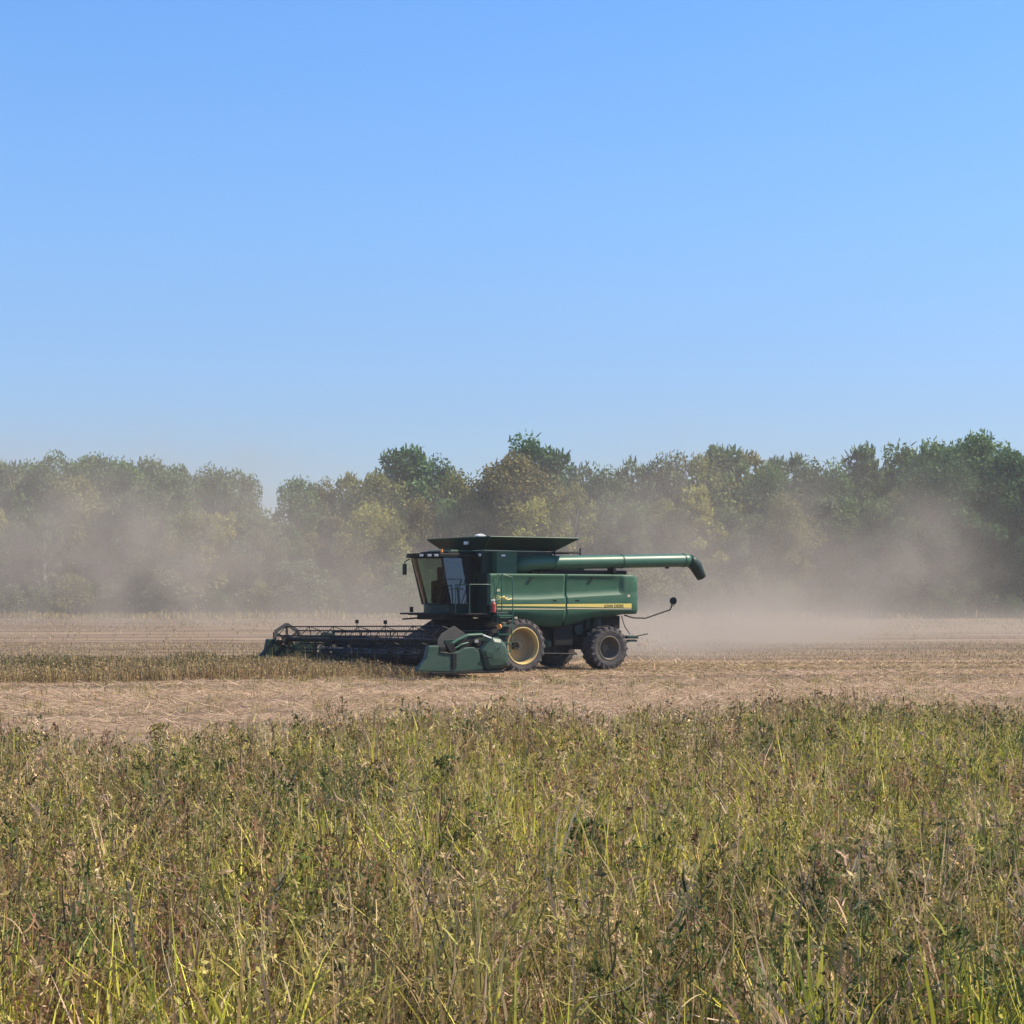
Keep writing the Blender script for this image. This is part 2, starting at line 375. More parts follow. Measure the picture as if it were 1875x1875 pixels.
# body shell
def belly(u):
    pts = [(.95, 2.02), (.2, 1.98), (-.7, 1.93), (-1.2, 1.72), (-1.7, 1.62), (-2.4, 1.63), (-3.0, 1.74), (-3.6, 1.93), (-4.3, 2.05), (-5.75, 2.07)]
    us = [-p[0] for p in pts]; zs = [p[1] for p in pts]
    return float(np.interp(-u, us, zs))

b = bmesh.new()
prism(b, [(.95, 2.05), (.95, 3.5), (-5.2, 3.5), (-5.62, 3.35), (-5.66, 2.15), (-4.4, 1.95), (-3.2, 1.9)], -1.66, 1.66)
obj('body', b, M['green_dark'], comb, bevel=.05)

def side_panel(u0, u1, s):
    """pressed steel panel: raised lower band, recessed upper field, tucked belly"""
    b = bmesh.new(); nu = 40; rows = []
    for i in range(nu + 1):
        u = u0 + (u1 - u0) * i / nu
        zb = belly(u); zt = 3.55
        if u < -5.45: zt = 3.55 - .22 * ((-5.45 - u) / .3) ** 2.2
        rec = np.clip((u + 5.02) / .10, 0, 1) * np.clip((1.2 - u) / .9, 0, 1)
        zr = 2.66 + max(0, (-u - 1)) * .048
        dep = .085 * rec
        bulge = -.05 * max(0, (-5.3 - u) / .45) ** 2 * 2.2
        zz = [zb, zb + (2.24 - zb) * .3, zb + (2.24 - zb) * .7, 2.2, 2.5, zr - .075, zr - .03, zr + .05, zr + .2, 3.25, 3.44, zt - .035, zt, zt]
        vv = [1.80 - min(.34, (2.24 - zb) * .55), 1.80 - (2.24 - zb) * .22, 1.80 - (2.24 - zb) * .04, 1.80, 1.80, 1.80, 1.79, 1.80 - dep, 1.80 - dep, 1.80 - dep, 1.80 - dep * .5, 1.785, 1.75, 1.62]
        rows.append([b.verts.new((u, s * (v + bulge), z)) for z, v in zip(zz, vv)])
    for i in range(nu):
        for j in range(len(rows[0]) - 1):
            b.faces.new((rows[i][j], rows[i + 1][j], rows[i + 1][j + 1], rows[i][j + 1]))
    for e in (rows[0], rows[-1]):          # turned edge
        f = [b.verts.new((v.co.x, s * 1.6, v.co.z)) for v in e]
        for j in range(len(e) - 1): b.faces.new((e[j], e[j + 1], f[j + 1], f[j]))
    p = obj('side_panel', b, M['green'], comb, smooth=True)
    return p
for s in (1, -1):
    pf = side_panel(.93, -2.385, s); pr = side_panel(-2.415, -5.74, s)
    for (p, a, c_, lo0, lo1) in ((pf, .86, -2.36, 2.395, 2.355), (pr, -2.44, -5.38, 2.355, 2.30)):
        b = bmesh.new(); prism(b, [(a, 2.435 if a > 0 else 2.45), (c_, 2.45 if a > 0 else 2.465), (c_, lo1), (a, lo0)], s * 1.797, s * 1.806)
        obj('stripe', b, M['stripe'], p)
        b = bmesh.new(); prism(b, [(a, 2.31), (c_, 2.278), (c_, 2.245), (a, 2.265)], s * 1.797, s * 1.805)
        obj('trim_line', b, M['line'], p)
    if s == 1: near_rear_panel = pr
tx = bpy.data.curves.new('lettering', 'FONT'); tx.body = 'JOHN DEERE'; tx.size = .15; tx.extrude = .002; tx.space_character = 1.05
to = bpy.data.objects.new('lettering', tx); C.objects.link(to); to.parent = near_rear_panel
to.matrix_local = Matrix.Translation((-4.12, 1.810, 2.325)) @ Euler((R(90), 0, R(180))).to_matrix().to_4x4()
tx.materials.append(M['black']); bpy.context.view_layer.update()
lm = bpy.data.meshes.new_from_object(to.evaluated_get(bpy.context.evaluated_depsgraph_get())); l2 = bpy.data.objects.new('lettering', lm); C.objects.link(l2); l2.parent = near_rear_panel; l2.matrix_local = to.matrix_local.copy()
bpy.data.objects.remove(to); l2.name = 'lettering'
for s in (1, -1):
    b = bmesh.new(); prism(b, [(-2.385, 1.66), (-2.385, 3.5), (-2.415, 3.5), (-2.415, 1.66)], s * 1.6, s * 1.70); obj('panel_seam', b, M['black'], comb)
for (u, z) in ((-.9, 3.40), (-3.6, 3.40), (-1.9, 2.58), (-2.9, 2.58)):
    b = bmesh.new(); box(b, (u, 1.79 if z > 3 else 1.803, z), (.16, .05 if z > 3 else .02, .04)); obj('latch', b, M['black'], comb, bevel=.005)
for (u, z) in ((-5.25, 2.75), (.55, 2.95), (-.2, 1.95)):
    b = bmesh.new(); box(b, (u, 1.795, z), (.12, .02, .09)); obj('notice_plate', b, M['line'], comb)
b = bmesh.new(); box(b, (-3.6, 1.775, 3.47), (2.1, .02, .02)); obj('panel_rib', b, M['green_dark'], comb)
# rear hood end
b = bmesh.new(); prism(b, [(-1.55, 2.1), (-1.55, 3.38), (1.55, 3.38), (1.55, 2.1)], -5.70, -5.64, 'x'); box(b, (-5.72, 0, 2.5), (.05, 2.2, .5))
obj('rear_hood', b, M['green'], comb, bevel=.02)
for v in (-1.35, 1.35):
    b = bmesh.new(); box(b, (-5.73, v, 2.95), (.05, .22, .14)); obj('tail_light', b, M['red'], comb, bevel=.01)

# engine deck and the dark gap beneath the auger
b = bmesh.new(); box(b, (-3.2, 0, 3.6), (4.3, 3.1, .2)); box(b, (-3.0, -.3, 3.85), (2.0, 2.0, .4)); box(b, (-3.3, 1.45, 3.60), (3.9, .3, .18))
obj('engine_deck', b, M['black'], comb, bevel=.03)
b = bmesh.new(); tube(b, [(-2.9, -.9, 4.0), (-2.9, -.9, 4.55)], .08, 12); obj('exhaust_pipe', b, M['steel'], comb)
b = bmesh.new()
tube(b, [(-2.1, 1.2, 4.36), (-3.45, 1.2, 4.36), (-3.45, 1.2, 4.52)], .035); tube(b, [(-3.45, 1.2, 4.4), (-3.45, 1.2, 3.7)], .03); tube(b, [(-2.3, 1.2, 4.4), (-2.3, 1.2, 3.7)], .03)
tube(b, [(-3.45, 1.2, 4.36), (-3.45, -1.4, 4.36), (-3.35, -1.4, 3.7)], .03)
obj('deck_rail', b, M['black'], comb)

# grain tank
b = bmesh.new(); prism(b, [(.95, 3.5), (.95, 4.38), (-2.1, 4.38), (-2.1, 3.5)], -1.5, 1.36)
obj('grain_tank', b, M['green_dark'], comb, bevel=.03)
b = bmesh.new(); box(b, (.12, 1.53, 3.95), (.86, .34, .80)); obj('tank_side_box', b, M['green'], comb, bevel=.015)
b = bmesh.new(); box(b, (.28, 1.705, 4.2), (.16, .01, .07)); obj('notice_plate', b, M['white'], comb)
b = bmesh.new(); box(b, (.955, .95, 3.85), (.03, .5, .5)); box(b, (.96, .2, 3.2), (.03, .8, .7)); obj('rotary_screen', b, M['black'], comb, bevel=.01)
# tank extension: four flared walls leaning outward
b = bmesh.new()
lo = [(.88, -1.42), (.88, 1.42), (-2.12, 1.42), (-2.12, -1.42)]; hi = [(1.28, -2.0), (1.20, 2.25), (-2.66, 2.25), (-2.78, -2.0)]
A = [b.verts.new((p[0], p[1], 4.40)) for p in lo]; B = [b.verts.new((p[0], p[1], 4.83)) for p in hi]
A2 = [b.verts.new((p[0] * .97 - .02, p[1] * .97, 4.42)) for p in lo]; B2 = [b.verts.new((p[0] * .985 - .012, p[1] * .985, 4.85)) for p in hi]
for i in range(4):
    j = (i + 1) % 4
    b.faces.new((A[i], A[j], B[j], B[i])); b.faces.new((A2[j], A2[i], B2[i], B2[j])); b.faces.new((B[i], B[j], B2[j], B2[i])); b.faces.new((A[j], A[i], A2[i], A2[j]))
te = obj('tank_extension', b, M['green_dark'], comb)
b = bmesh.new()
for i in range(4):
    j = (i + 1) % 4; tube(b, [(hi[i][0], hi[i][1], 4.85), (hi[j][0], hi[j][1], 4.85)], .022, 6)
    tube(b, [(lo[i][0], lo[i][1], 4.40), (hi[i][0], hi[i][1], 4.84)], .02, 6)
obj('rim_rail', b, M['green'], te)
b = bmesh.new(); box(b, (1.13, .55, 4.66), (.1, .24, .12)); obj('work_light', b, M['white'], comb, bevel=.02)
for v in (1.25, .75): b = bmesh.new(); box(b, (.99, v, 4.22), (.08, .1, .1)); obj('work_light', b, M['white'], comb, bevel=.02)
b = bmesh.new(); tube(b, [(.2, 0, 4.5), (.2, 0, 4.95)], .02); lathe = [(-.16, 4.93), (-.16, 4.97), (0, 5.03), (.16, 4.97), (.16, 4.93)]; prism(b, [(p[0] + .2, p[1]) for p in lathe], -.14, .14)
obj('receiver', b, M['white'], comb, bevel=.02)

# unloading auger folded back along the side
b = bmesh.new()
tube(b, [(-.40, 1.1, 3.74), (-.55, 1.45, 3.84), (-.80, 1.60, 3.90), (-1.15, 1.62, 3.945), (-8.1, 1.62, 4.12), (-8.28, 1.62, 4.11)], [.27, .28, .265, .25, .25, .24], 28)
au = obj('unloading_auger', b, M['green_pale'], comb, smooth=True)
for u in (-1.9, -5.0, -7.95): z = 3.945 + (-u - 1.15) * .0252; b = bmesh.new(); tube(b, [(u, 1.62, z), (u - .05, 1.62, z)], .268, 28); obj('clamp_ring', b, M['green'], au)
b = bmesh.new()
tube(b, [(-8.2, 1.62, 4.12), (-8.4, 1.62, 4.06), (-8.60, 1.62, 3.90), (-8.74, 1.62, 3.68), (-8.88, 1.62, 3.46)], [.25, .255, .25, .22, .19], 20)
obj('spout', b, M['green_dark'], au, smooth=True)
b = bmesh.new(); box(b, (-4.6, 1.6, 3.72), (.1, .4, .2)); obj('auger_rest', b, M['black'], au)
b = bmesh.new(); box(b, (-7.2, 1.62, 3.83), (.14, .08, .08)); obj('lift_lug', b, M['black'], au)

# cab
cab = empty('cab', (0, 0, 0), 0, comb)
def arc(z, ub, bow, hw, n=10):
    return [(ub + bow * (1 - (v / hw) ** 2), v, z) for v in np.linspace(-hw, hw, n + 1)]
b = bmesh.new()
prism(b, [(p[0], p[1]) for p in arc(0, 2.05, .38, .86)] + [(1.0, .86), (1.0, -.86)], 2.12, 2.46, 'z')
obj('cab_base', b, M['green_dark'], cab, bevel=.02)
b = bmesh.new()
prism(b, [(p[0], p[1]) for p in arc(0, 2.55, .62, 1.06)] + [(.9, 1.06), (.9, -1.06)], 4.12, 4.27, 'z')
prism(b, [(p[0], p[1]) for p in arc(0, 2.1, .5, .9)] + [(1.0, .9), (1.0, -.9)], 4.27, 4.34, 'z')
cr_ = obj('cab_roof', b, M['black'], cab, bevel=.04)
b = bmesh.new(); prism(b, [(1.95, -.8), (1.95, .8), (1.0, .8), (1.0, -.8)], 4.34, 4.40, 'z'); obj('roof_cap', b, M['green_pale'], cab, bevel=.02)
for v in (-.85, -.62, .55, .8, .98):
    u = 2.55 + .62 * (1 - (v / 1.06) ** 2)
    b = bmesh.new(); box(b, (u + .01, v, 4.19), (.05, .14, .08), (0, 0, math.atan2(-2 * .62 * v / 1.06 ** 2, 1) * -1)); obj('roof_light', b, M['white'], cab, bevel=.01)
b = bmesh.new(); tube(b, [(2.35, .85, 4.3), (2.35, .85, 4.42)], .05, 10); obj('beacon', b, M['amber'], cab)
pb, pt = arc(2.46, 2.05, .38, .86), arc(4.12, 2.42, .5, 1.0)
b = bmesh.new()
for (q0, q1, r_) in (((2.05, .86, 2.46), (2.42, 1.0, 4.12), .045), ((2.05, -.86, 2.46), (2.42, -1.0, 4.12), .12), ((1.42, .87, 2.46), (1.5, 1.0, 4.12), .05), ((1.02, .86, 2.46), (1.0, .98, 4.12), .06), ((1.02, -.86, 2.46), (1.0, -.98, 4.12), .06)):
    tube(b, [q0, q1], r_, 8)
tube(b, pb, .03, 6); tube(b, pt, .03, 6); box(b, (1.2, .9, 3.3), (.36, .05, 1.64)); box(b, (1.0, 0, 3.3), (.05, 1.8, 1.64))
obj('cab_frame', b, M['black'], cab)
b = bmesh.new(); Ar = [b.verts.new(p) for p in pb]; Br = [b.verts.new(p) for p in pt]
for i in range(len(Ar) - 1): b.faces.new((Ar[i], Ar[i + 1], Br[i + 1], Br[i]))
obj('windshield', b, M['glass'], cab, smooth=True)
b = bmesh.new(); q = [b.verts.new(p) for p in ((2.05, 1.05, 2.46), (2.40, .93, 4.12), (1.5, .95, 4.12), (1.42, 1.06, 2.46))]; b.faces.new(q)
dr = obj('door', b, M['door_glass'], cab)
b = bmesh.new(); tube(b, [(1.55, 1.03, 3.0), (1.9, .99, 2.95)], .018); tube(b, [(1.85, .98, 2.6), (1.62, 1.05, 3.35), (2.2, 1.04, 3.35)], .014, 6); obj('door_handle', b, M['black'], dr)
b = bmesh.new(); q = [b.verts.new(p) for p in ((2.05, -.875, 2.46), (2.42, -1.015, 4.12), (1.05, -1.0, 4.12), (1.05, -.875, 2.46))]; b.faces.new(q)
obj('side_window', b, M['glass'], cab)
b = bmesh.new(); box(b, (1.5, 0, 2.78), (.5, .55, .3)); box(b, (1.27, 0, 3.2), (.15, .52, .75), (0, R(-8), 0)); box(b, (1.22, 0, 3.65), (.1, .3, .2)); box(b, (1.6, -.42, 2.9), (.75, .26, .8)); box(b, (1.35, -.6, 3.2), (.5, .3, 1.2)); box(b, (1.3, .5, 2.85), (.3, .3, .7))
obj('seat', b, M['seat'], cab, bevel=.04)
b = bmesh.new(); tube(b, [(2.15, 0, 2.46), (1.95, 0, 3.05)], .06)
tube(b, [(1.93 + .12 * math.cos(t), .2 * math.sin(t), 3.08 + .14 * math.cos(t)) for t in np.linspace(0, 2 * math.pi, 17)], .016, 6, False)
obj('steering_wheel', b, M['black'], cab)
for s in (-1, 1):
    b = bmesh.new()
    if s < 0: tube(b, [(2.6, -1.0, 4.1), (2.62, -1.32, 4.0), (2.62, -1.34, 3.55)], .022); box(b, (2.62, -1.34, 3.72), (.06, .22, .4))
    else: tube(b, [(2.42, 1.0, 3.62), (2.5, 1.2, 3.6)], .018); box(b, (2.5, 1.24, 3.55), (.05, .16, .32))
    obj('mirror', b, M['black'], cab, bevel=.015)

# the driver, one continuous skinned figure
def person():
    J = {'pelvis': (1.48, 0, 2.98, .16), 'belly': (1.44, 0, 3.16, .155), 'chest': (1.42, 0, 3.38, .17), 'neck': (1.45, 0, 3.56, .065), 'head': (1.48, 0, 3.68, .10), 'crown': (1.48, 0, 3.78, .09)}
    E_ = [('pelvis', 'belly'), ('belly', 'chest'), ('chest', 'neck'), ('neck', 'head'), ('head', 'crown')]
    for s, k in ((1, 'l'), (-1, 'r')):
        J.update({'sh' + k: (1.42, .19 * s, 3.47, .065), 'el' + k: (1.60, .27 * s, 3.24, .048), 'wr' + k: (1.84, .16 * s, 3.20, .032), 'hd' + k: (1.91, .15 * s, 3.20, .036),
                  'hp' + k: (1.52, .10 * s, 2.98, .09), 'kn' + k: (1.93, .14 * s, 2.98, .068), 'an' + k: (1.99, .13 * s, 2.60, .045), 'ft' + k: (2.10, .13 * s, 2.52, .04)})
        E_ += [('chest', 'sh' + k), ('sh' + k, 'el' + k), ('el' + k, 'wr' + k), ('wr' + k, 'hd' + k), ('pelvis', 'hp' + k), ('hp' + k, 'kn' + k), ('kn' + k, 'an' + k), ('an' + k, 'ft' + k)]
    names = list(J); me = bpy.data.meshes.new('person')
    me.from_pydata([J[k][:3] for k in names], [(names.index(a), names.index(c)) for a, c in E_], [])
    o = bpy.data.objects.new('person', me); C.objects.link(o)
    sk = o.modifiers.new('skin', 'SKIN'); sk.use_smooth_shade = True
    if not me.skin_vertices: 
        bpy.context.view_layer.objects.active = o
    for i, k in enumerate(names):
        me.skin_vertices[0].data[i].radius = (J[k][3], J[k][3]); me.skin_vertices[0].data[i].use_root = (i == 0)
    sb = o.modifiers.new('sub', 'SUBSURF'); sb.levels = 1; sb.render_levels = 1
    me.materials.append(M['shirt'])
    o.matrix_world = Matrix.Translation((CO[0], CO[1], 0)) @ Matrix.Rotation(HEAD, 4, 'Z')
    tag(o, 'driver in dark clothes and a cap seated at the wheel inside the glass cab', 'person')
    b = bmesh.new(); bmesh.ops.create_uvsphere(b, u_segments=14, v_segments=10, radius=.112, matrix=Matrix.Translation((1.5, 0, 3.70)) @ Matrix.Diagonal((1, .8, 1.15, 1)))
    for v in b.verts:
        if v.co.x > 1.6 and abs(v.co.y) < .02 and v.co.z < 3.71: v.co.x += .02
    obj('face', b, M['skin'], o, smooth=True)
    b = bmesh.new(); bmesh.ops.create_uvsphere(b, u_segments=14, v_segments=8, radius=.122, matrix=Matrix.Translation((1.49, 0, 3.745)) @ Matrix.Diagonal((1, .85, .95, 1)))
    bmesh.ops.delete(b, geom=[v for v in b.verts if v.co.z < 3.735], context='VERTS'); box(b, (1.63, 0, 3.745), (.12, .15, .015))
    obj('cap', b, M['cap'], o, smooth=False)
try: person()
except Exception as ex: print('person', ex)

# platform, ladder, rails, fire extinguisher
b = bmesh.new(); box(b, (1.35, 1.55, 2.10), (1.5, 1.25, .07)); box(b, (2.0, 0, 2.08), (1.3, 2.1, .06)); tube(b, [(2.65, -1.3, 2.10), (2.65, 1.1, 2.10)], .03); box(b, (.95, 1.9, 2.27), (.1, .5, .3))
obj('platform', b, M['black'], comb, bevel=.01)
b = bmesh.new(); tube(b, [(1.9, -.75, 2.12), (2.9, -1.2, 2.1)], .03); tube(b, [(1.9, -.7, 1.98), (2.85, -1.1, 1.9)], .03); box(b, (2.5, -1.05, 2.25), (.1, .1, .2)); obj('step_bracket', b, M['black'], comb)
b = bmesh.new()
for v in (1.15, 2.1):
    tube(b, [(1.95, v, 2.14), (1.95, v, 3.15), (1.15, v, 3.15) if v > 2 else (1.95, v, 3.15)], .018, 6)
tube(b, [(1.1, 2.14, 2.14), (1.1, 2.14, 3.15), (1.95, 2.12, 3.15), (1.95, 1.15, 3.15)], .018, 6)
tube(b, [(.62, 2.14, 2.0), (.62, 2.14, 3.5), (.62, 1.82, 3.5)], .02, 6); tube(b, [(1.05, 2.12, 2.6), (.62, 2.14, 3.45)], .016, 6)
obj('handrail', b, M['green_pale'], comb)
b = bmesh.new()
tube(b, [(.78, 2.3, 3.30), (.70, 2.32, 3.52), (.30, 2.34, 3.40), (.36, 2.46, 2.3), (.50, 2.55, .75)], .02, 6)
tube(b, [(1.06, 2.3, 3.30), (1.0, 2.4, 2.3), (.98, 2.55, .75)], .02, 6)
for z in (.78, 1.08, 1.38, 1.68, 1.98): box(b, (.74, 2.47, z), (.5, .20, .035))
box(b, (.74, 2.4, 2.05), (.55, .3, .05)); tube(b, [(.5, 2.5, 1.6), (.98, 2.5, 1.9)], .015, 6)
obj('ladder', b, M['green_pale'], comb)
b = bmesh.new(); box(b, (.75, 2.2, 2.0), (.5, .4, .35)); box(b, (.70, 2.3, 1.45), (.35, .1, .3)); obj('battery_box', b, M['green_dark'], comb, bevel=.02)
b = bmesh.new(); tube(b, [(1.02, 2.22, 2.16), (1.02, 2.22, 2.46), (1.02, 2.22, 2.52)], [.08, .08, .04], 12); fe = obj('fire_extinguisher', b, M['red'], comb)
b = bmesh.new(); tube(b, [(1.02, 2.22, 2.52), (1.02, 2.22, 2.60)], .03); box(b, (1.05, 2.24, 2.60), (.16, .04, .04)); obj('valve', b, M['white'], fe)
b = bmesh.new(); tube(b, [(1.0, 2.6, 1.66), (1.06, 2.62, 1.66)], .09, 14); obj('marker_light', b, M['amber'], comb)
b = bmesh.new()
for i, (u0, z0) in enumerate(((.5, 2.62), (.62, 2.68), (.3, 2.6))):
    tube(b, [(u0 + .35, 2.0, z0 - .1), (u0 + .2, 2.05, z0 + .1), (u0, 2.02, z0), (u0 - .2, 2.0, z0 + .05)], .022, 6)
obj('hose', b, M['stripe'], comb)

# rear arm with marker lamp, chaff spreader, tow hitch
b = bmesh.new(); tube(b, [(-5.5, 1.2, 2.02), (-5.9, 1.2, 1.92), (-6.5, 1.2, 1.90), (-7.05, 1.2, 2.05), (-7.68, 1.2, 2.22), (-7.76, 1.2, 2.38)], .028, 8); ar = obj('rear_arm', b, M['black'], comb)
b = bmesh.new(); tube(b, [(-7.80, 1.28, 2.56), (-7.80, 1.16, 2.56)], [.15, .13], 16); obj('marker_lamp', b, M['black'], ar, bevel=.02)
b = bmesh.new(); box(b, (-7.77, 1.22, 2.42), (.09, .1, .14)); obj('lamp_bracket', b, M['yellow'], ar)
b = bmesh.new(); tube(b, [(-5.35, 1.2, 2.0), (-5.5, 1.2, 1.6), (-5.75, 1.2, 1.3)], .02, 6); tube(b, [(-5.2, .9, 1.25), (-6.2, 1.0, 1.22), (-6.75, 1.0, 1.30)], .028, 6)
box(b, (-5.85, 1.1, 1.18), (.5, .35, .10)); box(b, (-5.85, 1.1, 1.05), (.42, .3, .08))
obj('chaff_spreader', b, M['green_dark'], comb, bevel=.015)
b = bmesh.new(); box(b, (-5.1, 0, 1.75), (.9, 1.7, .5)); box(b, (-5.2, 0, 1.35), (.6, 1.5, .35)); obj('straw_chopper', b, M['black'], comb, bevel=.04)

# feeder house and cutting header
b = bmesh.new(); prism(b, [(.9, 1.95), (.9, 1.1), (3.15, .45), (3.15, 1.15), (1.8, 1.9)], -.72, .72); obj('feeder_house', b, M['black'], comb, bevel=.03)
VN, VF = 5.9, -6.3
hd = empty('header', (0, 0, 0), 0, comb)
b = bmesh.new(); L_ = VN - VF; vc = (VN + VF) / 2
box(b, (3.08, vc, 1.15), (.16, L_, .14)); box(b, (3.12, vc, .75), (.05, L_, .8)); box(b, (3.9, vc, .27), (1.6, L_, .05)); box(b, (3.1, vc, .36), (.16, L_, .14))
for v in np.linspace(VF + .1, VN - .1, 11): box(b, (3.02, v, .75), (.1, .1, .85))
obj('header_frame', b, M['black'], hd, bevel=.01)  # black colour stands in for the shade under the reel
b = bmesh.new(); tube(b, [(3.7, VF + .1, .62), (3.7, VN - .1, .62)], .2, 18)
n_ = 420; prev = None
for i in range(n_ + 1):
    t = i / n_; v = VF + .15 + (L_ - .3) * t; a = (t - .5) * 2 * math.pi * 11 * (1 if t > .5 else -1)
    cur = [b.verts.new((3.7 + r_ * math.cos(a), v, .62 + r_ * math.sin(a))) for r_ in (.2, .31)]
    if prev: b.faces.new((prev[0], prev[1], cur[1], cur[0]))
    prev = cur
obj('cross_auger', b, M['auger_steel'], hd, smooth=False)
b = bmesh.new(); box(b, (4.85, vc, .18), (.22, L_, .04))
for v in np.arange(VF + .1, VN, .152):
    prism(b, [(4.93, v - .02), (5.1, v), (4.93, v + .02)], .16, .2, 'z')
obj('cutter_bar', b, M['auger_steel'], hd)
# reel: six bats with tines on hexagonal spiders
RU, RR = 5.02, .50
def rz(v): return 1.18 + v * .014
b = bmesh.new(); tube(b, [(RU, VF + .25, rz(VF)), (RU, VN - .35, rz(VN))], .075, 12)
for v in list(np.linspace(VF + .3, VN - .4, 7)):
    hx = [(RU + RR * math.cos(R(60 * k + 18)), v, rz(v) + RR * math.sin(R(60 * k + 18))) for k in range(6)]
    for k in range(6):
        tube(b, [hx[k], hx[(k + 1) % 6]], .016, 5); tube(b, [(RU, v, rz(v)), hx[k]], .018, 5)
reel = obj('reel', b, M['black'], hd)
tn = bmesh.new()
for k in range(6):
    b = bmesh.new()
    a = R(60 * k + 18); du, dz = RR * math.cos(a), RR * math.sin(a)
    tube(b, [(RU + du, VF + .25, rz(VF) + dz), (RU + du, VN - .35, rz(VN) + dz)], .026, 6)
    obj('bat', b, M['black'], hd)
    for v in np.arange(VF + .35, VN - .4, .16):
        tube(tn, [(RU + du, v, rz(v) + dz), (RU + du + .02, v, rz(v) + dz - .14), (RU + du + .07, v, rz(v) + dz - .27)], .007, 3)
tag(obj('tine', tn, M['black'], hd), kind='stuff')
# reel arms and their lift tubes
for v in (VF + .12, VN - .3):
    b = bmesh.new(); box(b, (4.05, v, 1.22 + .01 * v), (2.1, .08, .12), (0, R(2), 0)); tube(b, [(3.2, v, .7), (4.3, v, 1.2)], .04)
    obj('reel_arm', b, M['green_dark'], hd, bevel=.01)
b = bmesh.new(); tube(b, [(3.06, VF + .1, 1.36), (3.06, VN - .6, 1.56)], .032, 8)
for v in np.linspace(VF + .2, VN - .8, 6): tube(b, [(3.06, v, 1.2), (3.06, v, 1.46 + v * .016)], .025, 6)
obj('top_rail', b, M['black'], hd)
b = bmesh.new()
for v in (VF + 2.1, VF + 4.3, 1.4): b = bmesh.new(); tube(b, [(3.06, v, 1.4), (3.06, v, 1.75)], .015, 5); box(b, (3.06, v, 1.78), (.03, .22, .14)); obj('header_marker', b, M['black'], hd)
# reel end plates: round-shouldered dark plates
for (v0, v1) in ((VF + .12, VF + .16), (VN - .32, VN - .28)):
    z0 = rz(v0) - 1.18
    b = bmesh.new()
    if v0 < 0:
        hx = [(RU + .58 * math.cos(R(60 * k + 30)), v0, rz(v0) + .58 * math.sin(R(60 * k + 30))) for k in range(6)]
        for k in range(6):
            p, q = Vector(hx[k]), Vector(hx[(k + 1) % 6]); d = q - p
            box(b, (p + q) / 2, (d.length, .06, .14), d.to_track_quat('X', 'Z').to_matrix().to_4x4())
            p = Vector((RU, v0, rz(v0))); d = q - p; box(b, (p + q) / 2, (d.length, .05, .09), d.to_track_quat('X', 'Z').to_matrix().to_4x4())
        tube(b, [(RU, v0 - .04, rz(v0)), (RU, v0 + .06, rz(v0))], .2, 16)
    else:
        prism(b, [(5.34, .95), (5.36, 1.3), (5.2, 1.5), (4.72, 1.76), (4.30, 1.50), (4.12, 1.30), (4.3, 1.02), (4.8, .9)], v0, v1)
    obj('reel_end_plate', b, M['rubber_belt'], hd, bevel=.015)

